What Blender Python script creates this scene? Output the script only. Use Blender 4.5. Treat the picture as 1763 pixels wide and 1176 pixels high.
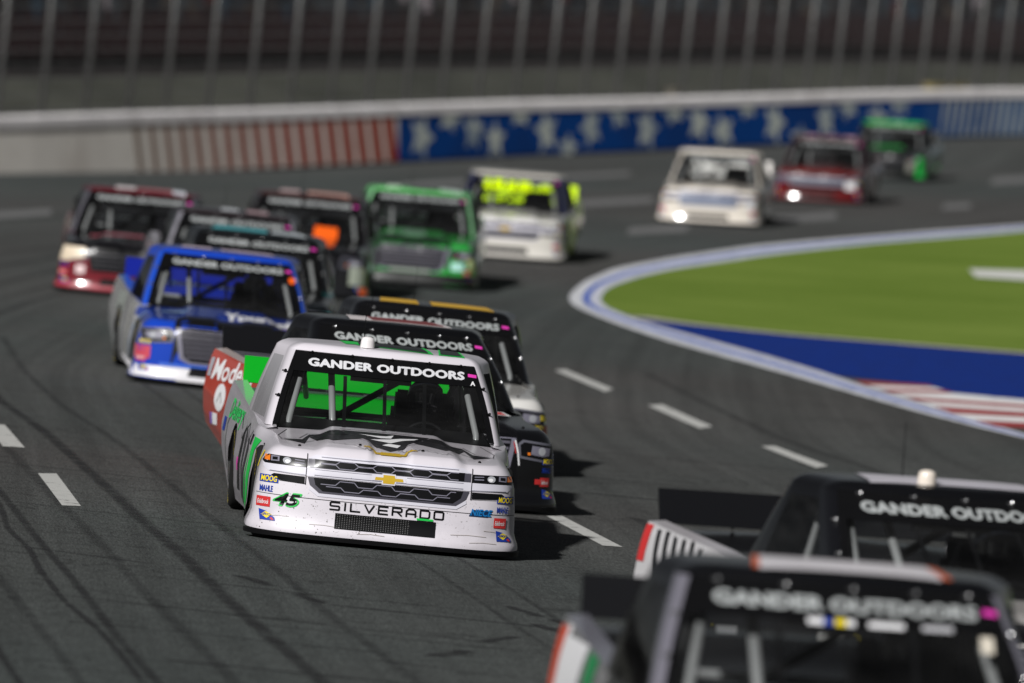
import bpy, bmesh, math, random
import numpy as np
from mathutils import Vector, Matrix
from mathutils.bvhtree import BVHTree
from mathutils.geometry import delaunay_2d_cdt

random.seed(7)
rng = np.random.default_rng(7)
S = bpy.context.scene
R = math.radians
for o in list(bpy.data.objects):
    bpy.data.objects.remove(o)

# ------------------------------------------------------------------ camera, sky, sun, exposure
cam_d = bpy.data.cameras.new('camera')
cam = bpy.data.objects.new('camera', cam_d)
S.collection.objects.link(cam)
cam.location = (0, 0, 3.9)
cam.rotation_euler = (math.pi / 2 - 0.0366, 0, 0)
cam_d.sensor_width = 36
cam_d.lens = 300.2
cam_d.clip_start = 1
cam_d.clip_end = 3000
cam_d.dof.use_dof = True
cam_d.dof.focus_distance = 64.6
cam_d.dof.aperture_fstop = 2.08
cam_d.dof.aperture_blades = 9
S.camera = cam

SUN_DIR = Vector((-0.36, -0.70, 0.62)).normalized()       # towards the light
world = bpy.data.worlds.new('World')
S.world = world
world.use_nodes = True
wn = world.node_tree
sky = wn.nodes.new('ShaderNodeTexSky')
sky.sky_type = 'NISHITA'
sky.sun_disc = False
sky.sun_elevation = math.asin(SUN_DIR.z)
sky.sun_rotation = math.atan2(SUN_DIR.x, SUN_DIR.y)
bg = wn.nodes['Background']
bg.inputs['Strength'].default_value = 0.016
hs = wn.nodes.new('ShaderNodeHueSaturation')            # floodlit night haze is nearly grey
hs.inputs['Saturation'].default_value = 0.3
wn.links.new(sky.outputs[0], hs.inputs['Color'])
wn.links.new(hs.outputs[0], bg.inputs['Color'])

sun_d = bpy.data.lights.new('sun', 'SUN')
sun_d.energy = 4.5
sun_d.angle = R(2.2)
sun_d.color = (1.0, 0.985, 0.97)
sun = bpy.data.objects.new('sun', sun_d)
S.collection.objects.link(sun)
sun.rotation_euler = SUN_DIR.to_track_quat('Z', 'Y').to_euler()
sun.location = (-40, -30, 60)

S.view_settings.view_transform = 'Standard'
S.view_settings.look = 'None'
S.view_settings.exposure = 0.0
S.view_settings.gamma = 1.0
S.view_settings.use_curve_mapping = False
S.render.engine = 'CYCLES'
S.cycles.max_bounces = 8
S.cycles.transparent_max_bounces = 12
S.cycles.caustics_reflective = False
S.cycles.caustics_refractive = False
S.cycles.sample_clamp_indirect = 6

# ------------------------------------------------------------------ helpers
def hx(h):
    h = h.lstrip('#')
    c = [int(h[i:i + 2], 16) / 255 for i in (0, 2, 4)]
    return tuple(x / 12.92 if x <= .04045 else ((x + .055) / 1.055) ** 2.4 for x in c)

def tag(o, label=None, cat=None, group=None, kind=None):
    if label: o['label'] = label
    if cat: o['category'] = cat
    if group: o['group'] = group
    if kind: o['kind'] = kind
    return o

def link(o, parent=None):
    S.collection.objects.link(o)
    if parent is not None:
        o.parent = parent
    return o

def mesh(name, verts, faces, smooth=False, normals=None):
    m = bpy.data.meshes.new(name)
    m.from_pydata([tuple(map(float, v)) for v in verts], [], [tuple(int(i) for i in f) for f in faces])
    if smooth:
        m.polygons.foreach_set('use_smooth', [True] * len(m.polygons))
        if normals is not None:
            m.normals_split_custom_set_from_vertices([tuple(map(float, n)) for n in normals])
    m.update()
    return m

def put(name, m, material, parent=None):
    """an object with its own material on shared mesh data"""
    o = bpy.data.objects.new(name, m)
    link(o, parent)
    if not m.materials:
        m.materials.append(None)
    if material is not None:
        o.material_slots[0].link = 'OBJECT'
        o.material_slots[0].material = material
    return o

class MB:
    """collects simple solids into one mesh"""
    def __init__(s):
        s.v = []; s.f = []; s.mi = []; s.mats = []; s.cur = 0
    def mat(s, m):
        if m not in s.mats: s.mats.append(m)
        s.cur = s.mats.index(m); return s
    def add(s, v, f):
        b = len(s.v)
        s.v += [tuple(map(float, p)) for p in v]
        for q in f:
            s.f.append(tuple(i + b for i in q)); s.mi.append(s.cur)
        return s
    def box(s, c, d, rot=None):
        x, y, z = (k / 2 for k in d)
        p = [Vector((a * x, b * y, e * z)) for e in (-1, 1) for b in (-1, 1) for a in (-1, 1)]
        if rot is not None: p = [rot @ q for q in p]
        p = [q + Vector(c) for q in p]
        return s.add(p, [(0, 2, 3, 1), (4, 5, 7, 6), (0, 1, 5, 4), (2, 6, 7, 3), (0, 4, 6, 2), (1, 3, 7, 5)])
    def tube(s, pts, r, n=8):
        pts = [Vector(p) for p in pts]
        rs = r if isinstance(r, (list, tuple)) else [r] * len(pts)
        rings = []
        up = None
        for i, p in enumerate(pts):
            t = (pts[min(i + 1, len(pts) - 1)] - pts[max(i - 1, 0)]).normalized()
            if up is None or abs(up.dot(t)) > .95:
                up = Vector((0, 0, 1)) if abs(t.z) < .9 else Vector((1, 0, 0))
            a = t.cross(up).normalized(); b = a.cross(t).normalized(); up = b
            rings.append([p + (a * math.cos(k * 2 * math.pi / n) + b * math.sin(k * 2 * math.pi / n)) * rs[i] for k in range(n)])
        v = [q for g in rings for q in g]
        f = [(i * n + k, i * n + (k + 1) % n, (i + 1) * n + (k + 1) % n, (i + 1) * n + k) for i in range(len(pts) - 1) for k in range(n)]
        f.append(tuple(range(n))[::-1]); f.append(tuple((len(pts) - 1) * n + k for k in range(n)))
        return s.add(v, f)
    def lathe(s, prof, axis='x', c=(0, 0, 0), n=28):
        v = []
        for k in range(n):
            a = 2 * math.pi * k / n
            for (h, r) in prof:
                if axis == 'x': q = (h, r * math.cos(a), r * math.sin(a))
                else: q = (r * math.cos(a), r * math.sin(a), h)
                v.append((q[0] + c[0], q[1] + c[1], q[2] + c[2]))
        m = len(prof)
        f = [(k * m + j, k * m + j + 1, ((k + 1) % n) * m + j + 1, ((k + 1) % n) * m + j) for k in range(n) for j in range(m - 1)]
        return s.add(v, f)
    def mesh(s, name, smooth=False):
        m = mesh(name, s.v, s.f, smooth)
        for q in s.mats: m.materials.append(q)
        if s.mats: m.polygons.foreach_set('material_index', s.mi)
        return m
    def build(s, name, parent=None, smooth=False):
        o = bpy.data.objects.new(name, s.mesh(name, smooth))
        return link(o, parent)

# ------------------------------------------------------------------ materials
_mats = {}
def newmat(name):
    m = bpy.data.materials.new(name); m.use_nodes = True
    return m, m.node_tree, m.node_tree.nodes['Principled BSDF']

def paint(col, rough=.32, coat=.7, metal=0., spec=.5, grime=0., var=.06, name='paint'):
    key = (name, tuple(round(c, 4) for c in col), rough, coat, metal, grime, var)
    if key in _mats: return _mats[key]
    m, t, b = newmat(name)
    b.inputs['Roughness'].default_value = rough
    b.inputs['Metallic'].default_value = metal
    b.inputs['Coat Weight'].default_value = coat
    b.inputs['Specular IOR Level'].default_value = spec
    b.inputs['Coat Roughness'].default_value = .13
    tc = t.nodes.new('ShaderNodeTexCoord')
    n = t.nodes.new('ShaderNodeTexNoise'); n.inputs['Scale'].default_value = 3.5; n.inputs['Detail'].default_value = 6
    t.links.new(tc.outputs['Object'], n.inputs['Vector'])
    mx = t.nodes.new('ShaderNodeMix'); mx.data_type = 'RGBA'
    mx.inputs['A'].default_value = (*[c * (1 - var) for c in col], 1)
    mx.inputs['B'].default_value = (*[min(1, c * (1 + var)) for c in col], 1)
    t.links.new(n.outputs['Fac'], mx.inputs['Factor'])
    out = mx.outputs['Result']
    if grime > 0:
        n2 = t.nodes.new('ShaderNodeTexNoise'); n2.inputs['Scale'].default_value = 55; n2.inputs['Detail'].default_value = 3
        t.links.new(tc.outputs['Object'], n2.inputs['Vector'])
        r2 = t.nodes.new('ShaderNodeMapRange'); r2.inputs['From Min'].default_value = .64; r2.inputs['From Max'].default_value = .74
        r2.inputs['To Max'].default_value = .8
        t.links.new(n2.outputs['Fac'], r2.inputs['Value'])
        n3 = t.nodes.new('ShaderNodeTexNoise'); n3.inputs['Scale'].default_value = 2.2; n3.inputs['Detail'].default_value = 5
        t.links.new(tc.outputs['Object'], n3.inputs['Vector'])
        r3 = t.nodes.new('ShaderNodeMapRange'); r3.inputs['From Min'].default_value = .5; r3.inputs['From Max'].default_value = .75
        r3.inputs['To Max'].default_value = .35
        t.links.new(n3.outputs['Fac'], r3.inputs['Value'])
        ad = t.nodes.new('ShaderNodeMath'); ad.operation = 'MAXIMUM'
        t.links.new(r2.outputs[0], ad.inputs[0]); t.links.new(r3.outputs[0], ad.inputs[1])
        ml = t.nodes.new('ShaderNodeMath'); ml.operation = 'MULTIPLY'; ml.inputs[1].default_value = grime
        t.links.new(ad.outputs[0], ml.inputs[0])
        m2 = t.nodes.new('ShaderNodeMix'); m2.data_type = 'RGBA'
        t.links.new(ml.outputs[0], m2.inputs['Factor']); t.links.new(out, m2.inputs['A'])
        m2.inputs['B'].default_value = (.10, .085, .07, 1)
        out = m2.outputs['Result']
    t.links.new(out, b.inputs['Base Color'])
    rr = t.nodes.new('ShaderNodeMapRange'); rr.inputs['To Min'].default_value = rough * .85; rr.inputs['To Max'].default_value = min(1, rough * 1.2)
    t.links.new(n.outputs['Fac'], rr.inputs['Value']); t.links.new(rr.outputs[0], b.inputs['Roughness'])
    _mats[key] = m
    return m

def matte(col, rough=.8, name='matte', var=.12):
    return paint(col, rough, 0., 0., .12, 0., var, name)

def glass_mat():
    m, t, b = newmat('window_glass')
    t.nodes.remove(b)
    tr = t.nodes.new('ShaderNodeBsdfTransparent'); tr.inputs['Color'].default_value = (.86, .88, .88, 1)
    gl = t.nodes.new('ShaderNodeBsdfGlossy'); gl.inputs['Roughness'].default_value = .04
    fr = t.nodes.new('ShaderNodeFresnel'); fr.inputs['IOR'].default_value = 1.4
    n = t.nodes.new('ShaderNodeTexNoise'); n.inputs['Scale'].default_value = 6
    mr = t.nodes.new('ShaderNodeMapRange'); mr.inputs['To Min'].default_value = .02; mr.inputs['To Max'].default_value = .09
    t.links.new(n.outputs['Fac'], mr.inputs['Value']); t.links.new(mr.outputs[0], gl.inputs['Roughness'])
    mx = t.nodes.new('ShaderNodeMixShader')
    t.links.new(fr.outputs[0], mx.inputs[0]); t.links.new(tr.outputs[0], mx.inputs[1]); t.links.new(gl.outputs[0], mx.inputs[2])
    df = t.nodes.new('ShaderNodeBsdfDiffuse'); df.inputs['Color'].default_value = (.6, .6, .6, 1)
    n2 = t.nodes.new('ShaderNodeTexNoise'); n2.inputs['Scale'].default_value = 4; n2.inputs['Detail'].default_value = 6
    m2 = t.nodes.new('ShaderNodeMapRange'); m2.inputs['From Min'].default_value = .35; m2.inputs['From Max'].default_value = .7; m2.inputs['To Min'].default_value = .003; m2.inputs['To Max'].default_value = .015
    t.links.new(n2.outputs['Fac'], m2.inputs['Value'])
    m3 = t.nodes.new('ShaderNodeMixShader')
    t.links.new(m2.outputs[0], m3.inputs[0]); t.links.new(mx.outputs[0], m3.inputs[1]); t.links.new(df.outputs[0], m3.inputs[2])
    t.links.new(m3.outputs[0], t.nodes['Material Output'].inputs['Surface'])
    return m
GLASS = glass_mat()

WHITE = hx('d6d1d8'); BLACK = (.006, .006, .007); GREENC = hx('00a028')
mWHITE = paint(WHITE, .3, .8, name='white_paint')
mWHITEG = paint(WHITE, .46, .45, grime=.85, name='white_paint_grimy')
mBLACK = paint(BLACK, .14, .6, name='black_paint')
mBLK = matte((.005, .005, .0055), .4, 'black_plastic')
mDARK = matte((.008, .008, .009), .7, 'dark_interior')
mTUBE = paint((.26, .26, .26), .45, .2, name='grey_tube')
mRUB = matte((.016, .016, .016), .75, 'tyre_rubber')
mCLIP = paint((.75, .75, .76), .22, .3, .9, name='bright_fastener')
mRIM = paint((.05, .05, .055), .35, .3, .6, name='rim_metal')
dWHITE = paint(hx('e8e8ea'), .45, .2, name='white_vinyl')
dLETDIM = paint(hx('a4a8a8'), .5, .1, name='dimmed_letter_vinyl')  # dimmer light on the other banners, painted in as grey
dLET = paint(hx('d8d8dc'), .45, .2, name='letter_vinyl')
dBLACK = paint(BLACK, .3, .1, spec=.25, name='black_vinyl')
dGREEN = paint(hx('14c04a'), .45, .2, name='green_vinyl')
dCHROME = paint(hx('d0ced8'), .5, .25, .0, name='silver_print')
dCHROMED = paint(hx('787684'), .5, .25, .0, name='grey_print')
dGOLD = paint(hx('c2a020'), .35, .4, name='gold_vinyl')
dRED = paint(hx('c83030'), .45, .2, name='red_vinyl')
dBLUE = paint(hx('1a3a9a'), .45, .2, name='blue_vinyl')
dYEL = paint(hx('f0d820'), .45, .2, name='yellow_vinyl')
dPINK = paint(hx('e040b0'), .45, .2, name='pink_vinyl')
dORG = paint(hx('f06010'), .45, .2, name='orange_vinyl')
dNIE = paint(hx('1070b0'), .45, .2, name='cyan_blue_vinyl')
dLENS = paint((.55, .56, .6), .1, .9, .3, name='lamp_reflector')
dAMB = paint(hx('f08020'), .2, .8, name='amber_lens')

# ------------------------------------------------------------------ the lie of the land
_SP = np.array([(0, 6), (20, 3.6), (30, 2.2), (37, 1.4), (49, 0.), (62, -1.), (78, -2.), (92, -3.2), (110, -3.0), (125, -2.4), (147, .5), (160, 3.0),
                (184, 7.2), (204, 10.4), (260, 20), (330, 34), (420, 56), (700, 140)], float)
_BK = np.array([(0, .06), (20, .06), (45, .078), (62, .096), (100, .112), (130, .085), (160, .06), (220, .05), (700, .05)], float)
_y = np.arange(0, 700, 1.)
def _sm(a, n):
    k = np.hanning(2 * n + 1); k /= k.sum()
    return np.convolve(np.pad(a, n, mode='edge'), k, 'valid')
_xs = _sm(np.interp(_y, _SP[:, 0], _SP[:, 1]), 9)
_bk = _sm(np.interp(_y, _BK[:, 0], _BK[:, 1]), 12)
_WX0 = np.array([-30, -20, -12.59, -9.5, -6.27, -2.9, 0.29, 3.43, 6.67, 10.02, 14.57, 40, 80])
_WY0 = np.array([210, 210, 210.0, 214.31, 218.61, 222.92, 226.85, 230.59, 234.33, 238.08, 243.0, 268, 300])
_WE0 = np.array([0, -.3, -.44, -.324, -.227, -.09, .049, .159, .322, .498, .719, .8, .5])       # the banking climbs to the wall
def lat(x, y):
    return np.interp(y, _y, _xs) - x
def gz(x, y):
    d = lat(x, y)
    k = np.clip((y - np.interp(x, _WX0, _WY0) + 15) / 15, 0, 1)
    return np.interp(y, _y, _bk) * d / np.sqrt(1 + (d / 12) ** 2) + np.interp(x, _WX0, _WE0) * k * k * (3 - 2 * k)

def sheet(name, polys, material, lift, kind='structure', step=1.2):
    """flat paint or turf lying on the banked ground; polys are outlines in plan"""
    V = []; F = []
    for poly in polys:
        P = []
        n = len(poly)
        for i in range(n):
            a = np.array(poly[i], float); b = np.array(poly[(i + 1) % n], float)
            k = max(1, int(np.linalg.norm((b - a) * (1, .35)) / step))
            P += [tuple(a + (b - a) * j / k) for j in range(k)]
        m = len(P)
        xs = [p[0] for p in P]; ys = [p[1] for p in P]
        extra = []
        for gx in np.arange(min(xs) + step / 2, max(xs), step):
            for gy in np.arange(min(ys) + step, max(ys), step * 2.2):
                extra.append((gx, gy))
        v2, e2, f2, *_ = delaunay_2d_cdt([Vector(p) for p in P + extra], [(i, (i + 1) % m) for i in range(m)], [], 1, 1e-5)
        b = len(V)
        V += [(p.x, p.y, gz(p.x, p.y) + lift) for p in v2]
        F += [tuple(i + b for i in (f if (v2[f[1]] - v2[f[0]]).cross(v2[f[2]] - v2[f[0]]) > 0 else f[::-1])) for f in f2]
    o = bpy.data.objects.new(name, mesh(name, V, F, True)); link(o)
    o.data.materials.append(material)
    o['kind'] = kind
    return o

def ribbon(name, path, width, material, lift, kind='structure', uv=False):
    pts = np.array(path, float)
    # resample
    seg = np.r_[0, np.cumsum(np.linalg.norm(np.diff(pts, axis=0), axis=1))]
    n = max(8, int(seg[-1] / .5))
    t = np.linspace(0, seg[-1], n)
    P = np.c_[_sm(np.interp(t, seg, pts[:, 0]), 3), _sm(np.interp(t, seg, pts[:, 1]), 3)]
    T = np.gradient(P, axis=0); T /= np.linalg.norm(T, axis=1)[:, None]
    N = np.c_[-T[:, 1], T[:, 0]]
    V = []; F = []; U = []
    K = 4
    for i in range(n):
        for k in range(K + 1):
            q = P[i] + N[i] * (k / K - .5) * width
            V.append((q[0], q[1], gz(q[0], q[1]) + lift)); U.append((k / K, t[i]))
    for i in range(n - 1):
        for k in range(K):
            a = i * (K + 1) + k
            F.append((a + 1, a, a + K + 1, a + K + 2))
    m = mesh(name, V, F, True)
    if uv:
        ul = m.uv_layers.new(name='UVMap')
        idx = np.empty(len(m.loops), int); m.loops.foreach_get('vertex_index', idx)
        ul.data.foreach_set('uv', np.array(U)[idx].ravel())
    o = bpy.data.objects.new(name, m); link(o)
    m.materials.append(material); o['kind'] = kind
    return o

# ground: one banked sheet of asphalt, textured in lane coordinates
def asphalt():
    m, t, b = newmat('asphalt')
    L = t.links.new
    uv = t.nodes.new('ShaderNodeUVMap'); uv.uv_map = 'lane'
    def noise(scale, sx, sy, detail=4, rough=.6, dist=0.):
        mp = t.nodes.new('ShaderNodeMapping'); mp.inputs['Scale'].default_value = (sx, sy, 1)
        L(uv.outputs[0], mp.inputs['Vector'])
        n = t.nodes.new('ShaderNodeTexNoise'); n.inputs['Scale'].default_value = scale; n.inputs['Detail'].default_value = detail
        n.inputs['Roughness'].default_value = rough; n.inputs['Distortion'].default_value = dist
        L(mp.outputs[0], n.inputs['Vector']); return n.outputs['Fac']
    def rng_(v, a, b_, c, d):
        r = t.nodes.new('ShaderNodeMapRange')
        for k, x in zip(('From Min', 'From Max', 'To Min', 'To Max'), (a, b_, c, d)): r.inputs[k].default_value = x
        L(v, r.inputs['Value']); return r.outputs[0]
    def mul(a, b_):
        n = t.nodes.new('ShaderNodeMath'); n.operation = 'MULTIPLY'
        for i, k in enumerate((a, b_)):
            if isinstance(k, (int, float)): n.inputs[i].default_value = k
            else: L(k, n.inputs[i])
        return n.outputs[0]
    grain = rng_(noise(1, 62, 5.5, 3, .75), .3, .7, .45, 1.55)
    grain2 = rng_(noise(1, 26, 2.4, 3, .7), .3, .7, .78, 1.22)
    streak = rng_(noise(1, 1.5, .018, 5, .65), .3, .7, .82, 1.14)
    streak2 = rng_(noise(1, 5.5, .05, 3, .6), .35, .65, .86, 1.1)
    blot = rng_(noise(1, .16, .07, 4, .55), .3, .7, .86, 1.16)
    # lateral seams and hairline cracks
    cr = noise(1, .32, .75, 5, .55, .8)
    c1 = t.nodes.new('ShaderNodeMath'); c1.operation = 'SUBTRACT'; c1.inputs[1].default_value = .5; L(cr, c1.inputs[0])
    c2 = t.nodes.new('ShaderNodeMath'); c2.operation = 'ABSOLUTE'; L(c1.outputs[0], c2.inputs[0])
    crack = rng_(c2.outputs[0], .0, .010, .55, 1.0)
    cr2 = noise(1, .20, 1.7, 3, .5, 1.4)
    c3 = t.nodes.new('ShaderNodeMath'); c3.operation = 'SUBTRACT'; c3.inputs[1].default_value = .52; L(cr2, c3.inputs[0])
    c4 = t.nodes.new('ShaderNodeMath'); c4.operation = 'ABSOLUTE'; L(c3.outputs[0], c4.inputs[0])
    crack2 = rng_(c4.outputs[0], .0, .008, .7, 1.0)
    patch = rng_(noise(1, 1.1, 1.9, 4, .5, .6), .66, .72, 1.0, .62)
    v = mul(mul(mul(grain, grain2), mul(streak, streak2)), mul(mul(blot, patch), mul(crack, crack2)))
    mx = t.nodes.new('ShaderNodeMix'); mx.data_type = 'RGBA'; mx.blend_type = 'MULTIPLY'; mx.inputs['Factor'].default_value = 1
    tint = t.nodes.new('ShaderNodeMix'); tint.data_type = 'RGBA'
    tint.inputs['A'].default_value = (.064, .0625, .060, 1); tint.inputs['B'].default_value = (.056, .0635, .061, 1)
    L(rng_(noise(1, .06, .03, 3), .4, .6, 0, 1), tint.inputs['Factor'])
    L(tint.outputs['Result'], mx.inputs['A']); 
    cb = t.nodes.new('ShaderNodeCombineColor')
    for k in range(3): L(v, cb.inputs[k])
    L(cb.outputs[0], mx.inputs['B'])
    L(mx.outputs['Result'], b.inputs['Base Color'])
    b.inputs['Roughness'].default_value = .86
    b.inputs['Specular IOR Level'].default_value = .22
    bp = t.nodes.new('ShaderNodeBump'); bp.inputs['Strength'].default_value = .35; bp.inputs['Distance'].default_value = .01
    L(grain, bp.inputs['Height']); L(bp.outputs[0], b.inputs['Normal'])
    return m

gx = np.r_[np.arange(-150, -30, 6), np.arange(-30, 40, .8), np.arange(40, 300, 8)]
gy = np.r_[np.arange(4, 30, 1.5), np.arange(30, 140, .9), np.arange(140, 320, 1.6), np.arange(320, 690, 8)]
GX, GY = np.meshgrid(gx, gy)
GZ = gz(GX.ravel(), GY.ravel())
nx, ny = len(gx), len(gy)
I = np.arange(nx * ny).reshape(ny, nx)
Fg = np.stack([I[:-1, :-1], I[:-1, 1:], I[1:, 1:], I[1:, :-1]], -1).reshape(-1, 4)
gm = bpy.data.meshes.new('ground')
gm.from_pydata(np.c_[GX.ravel(), GY.ravel(), GZ].tolist(), [], Fg.tolist())
gm.polygons.foreach_set('use_smooth', [True] * len(gm.polygons))
ul = gm.uv_layers.new(name='lane')
idx = np.empty(len(gm.loops), int); gm.loops.foreach_get('vertex_index', idx)
ul.data.foreach_set('uv', np.c_[lat(GX.ravel(), GY.ravel()), GY.ravel()][idx].ravel())
ground = bpy.data.objects.new('race_track', gm); link(ground); ground['kind'] = 'structure'
gm.materials.append(asphalt())

# ------------------------------------------------------------------ flat paint, turf
def worn(col, wear=.5, scale=9, name='road_paint', under=(.06, .06, .06), lo=.56):
    m, t, b = newmat(name)
    tc = t.nodes.new('ShaderNodeTexCoord')
    n = t.nodes.new('ShaderNodeTexNoise'); n.inputs['Scale'].default_value = scale; n.inputs['Detail'].default_value = 7; n.inputs['Roughness'].default_value = .65
    t.links.new(tc.outputs['Object'], n.inputs['Vector'])
    r = t.nodes.new('ShaderNodeMapRange'); r.inputs['From Min'].default_value = lo; r.inputs['From Max'].default_value = lo + .12; r.inputs['To Max'].default_value = wear
    t.links.new(n.outputs['Fac'], r.inputs['Value'])
    x = t.nodes.new('ShaderNodeMix'); x.data_type = 'RGBA'
    x.inputs['A'].default_value = (*col, 1); x.inputs['B'].default_value = (*under, 1)
    t.links.new(r.outputs[0], x.inputs['Factor']); t.links.new(x.outputs['Result'], b.inputs['Base Color'])
    b.inputs['Roughness'].default_value = .8; b.inputs['Specular IOR Level'].default_value = .12
    return m
mLINE = worn((.46, .46, .44), .75, 7, 'lane_paint')
mLINEFAR = worn((.15, .15, .15), .7, 3, 'faded_lane_paint')

DASH = [[(-4.82, 78.32), (-4.66, 78.36), (-4.25, 74.43), (-4.44, 74.31)], [(-3.91, 70.35), (-3.77, 70.59), (-3.34, 66.08), (-3.48, 65.95)],
        [(0.53, 106.54), (0.67, 107.03), (1.22, 102.79), (1.11, 101.89)], [(1.58, 99.26), (1.76, 99.81), (2.24, 95.21), (2.08, 94.41)],
        [(2.66, 91.08), (2.82, 91.41), (3.24, 87.39), (3.09, 86.58)], [(0.29, 71.51), (0.42, 71.8), (0.88, 67.71), (0.72, 67.65)]]
DASHF = [[(-9.67, 155.89), (-8.67, 160.65), (-8.41, 155.85), (-9.34, 150.67)], [(2.27, 163.98), (3.52, 167.53), (3.32, 163.51), (2.14, 159.85)],
         [(5.42, 176.31), (6.9, 181.69), (6.73, 177.15), (5.31, 172.1)], [(12.44, 220.67), (13.7, 225.46), (13.27, 218.29), (11.95, 213.6)],
         [(9.75, 192.81), (10.49, 195.06), (10.22, 190.58), (9.49, 188.41)], [(-2.52, 190.46), (-1.09, 197.29), (-1.07, 192.17), (-2.42, 185.71)],
         [(1.18, 204.81), (2.92, 211.3), (2.87, 207.09), (1.18, 200.14)], [(1.45, 180.42), (3.09, 186.43), (2.95, 181.59), (1.42, 175.99)]]
for d in DASH: sheet('lane_dash', [d], mLINE, .004, step=.4)
for d in DASHF: sheet('lane_dash', [d], mLINEFAR, .004, step=.6)

OUTER = [(13.5, 188.5), (10.77, 179.64), (9.02, 174.02), (6.52, 165.33), (4.57, 158.29), (2.8, 149.85), (1.74, 143.51), (1.15, 136.97), (0.86, 131.13), (0.88, 128.04), (1.17, 125.43),
         (1.6, 122.06), (2.27, 117.51), (3.07, 113.56), (3.67, 110.31), (4.36, 106.18), (4.87, 103.08), (5.26, 100.9), (5.75, 98.4), (6.1, 96.6)]
INNER = [(13.2, 184.0), (10.53, 175.53), (9.42, 171.43), (6.93, 163.11), (4.64, 154.02), (2.7, 144.7), (2.06, 140.22), (1.51, 135.19), (1.33, 130.59), (1.4, 128.0), (1.72, 125.6),
         (2.06, 123.3), (2.69, 120.0), (3.49, 115.8), (4.22, 111.2), (4.5, 108.8), (4.9, 106.4), (5.34, 103.0), (5.85, 99.6), (6.16, 96.9)]
def dens(path, n=90):
    p = np.array(path, float); s = np.r_[0, np.cumsum(np.linalg.norm(np.diff(p, axis=0), axis=1))]
    t = np.linspace(0, s[-1], n)
    return np.c_[_sm(np.interp(t, s, p[:, 0]), 3), _sm(np.interp(t, s, p[:, 1]), 3)]
o_, i_ = dens(OUTER), dens(INNER)
def band(name, a, b, mat_, lift):
    pa = o_ + (i_ - o_) * a; pb = o_ + (i_ - o_) * b
    V = []; F = []
    for p, q in zip(pa, pb):
        V += [(p[0], p[1], gz(*p) + lift), (q[0], q[1], gz(*q) + lift)]
    for k in range(len(pa) - 1): F.append((2 * k, 2 * k + 2, 2 * k + 3, 2 * k + 1))
    m = mesh(name, V, F, True); o = bpy.data.objects.new(name, m); link(o); m.materials.append(mat_); o['kind'] = 'structure'
band('apron_edge_line', 0, .40, worn((.60, .61, .64), .7, 5, 'edge_white', lo=.52), .006)
band('apron_blue_line', .40, .62, worn((.03, .09, .42), .5, 6, 'edge_blue', (.25, .28, .38)), .006)
band('apron_inner_line', .62, 1, worn((.55, .56, .62), .7, 5, 'edge_white_inner', (.08, .12, .3), lo=.52), .006)

def turf():
    m, t, b = newmat('turf')
    tc = t.nodes.new('ShaderNodeTexCoord')
    ns = []
    for sc, dt in ((.22, 6), (2.2, 5), (14, 6)):
        n = t.nodes.new('ShaderNodeTexNoise'); n.inputs['Scale'].default_value = sc; n.inputs['Detail'].default_value = dt
        t.links.new(tc.outputs['Object'], n.inputs['Vector']); ns.append(n)
    a = t.nodes.new('ShaderNodeMix'); a.data_type = 'RGBA'
    a.inputs['A'].default_value = (.100, .160, .019, 1); a.inputs['B'].default_value = (.155, .220, .038, 1)
    add = t.nodes.new('ShaderNodeMath'); add.operation = 'MULTIPLY_ADD'; add.inputs[1].default_value = .5
    t.links.new(ns[0].outputs['Fac'], add.inputs[0])
    m2 = t.nodes.new('ShaderNodeMath'); m2.operation = 'MULTIPLY'; m2.inputs[1].default_value = .5
    t.links.new(ns[2].outputs['Fac'], m2.inputs[0]); t.links.new(m2.outputs[0], add.inputs[2])
    r = t.nodes.new('ShaderNodeMapRange'); r.inputs['From Min'].default_value = .38; r.inputs['From Max'].default_value = .62
    t.links.new(add.outputs[0], r.inputs['Value']); t.links.new(r.outputs[0], a.inputs['Factor'])
    t.links.new(a.outputs['Result'], b.inputs['Base Color'])
    b.inputs['Roughness'].default_value = .95; b.inputs['Specular IOR Level'].default_value = .1
    return m
CREAM = [(1.76, 125.8), (2.29, 124.7), (3.91, 123.1), (5.59, 122.3), (7.27, 121.0), (11, 118.5), (30, 108)]
grass_poly = [tuple(p) for p in i_[:int(90 * .8)] if not (p[1] < 125.6)] + CREAM + [(60, 130), (60, 190)]
mT = turf()
sheet('infield_grass', [grass_poly], mT, .010, 'stuff', 1.6)
ribbon('cream_border_line', CREAM, .42, worn((.45, .42, .34), .5, 6, 'cream_paint'), .016)
STR_TOP = [(4.35, 110.24), (5.37, 110.23), (5.61, 108.24), (6.45, 107.51), (9, 105.5), (28, 96)]
blue_poly = [(1.80, 125.3), (2.06, 123.3), (2.69, 120.0), (3.49, 115.8), (4.22, 111.2)] + STR_TOP[1:] + [(30, 107.6), (11, 118.1), (7.27, 120.7), (5.59, 122.0), (3.91, 122.9), (2.29, 124.5)]
sheet('blue_painted_apron', [blue_poly], worn((.004, .025, .185), .45, 4, 'blue_apron_paint', (.010, .018, .085), .5), .008, step=.9)
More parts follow.
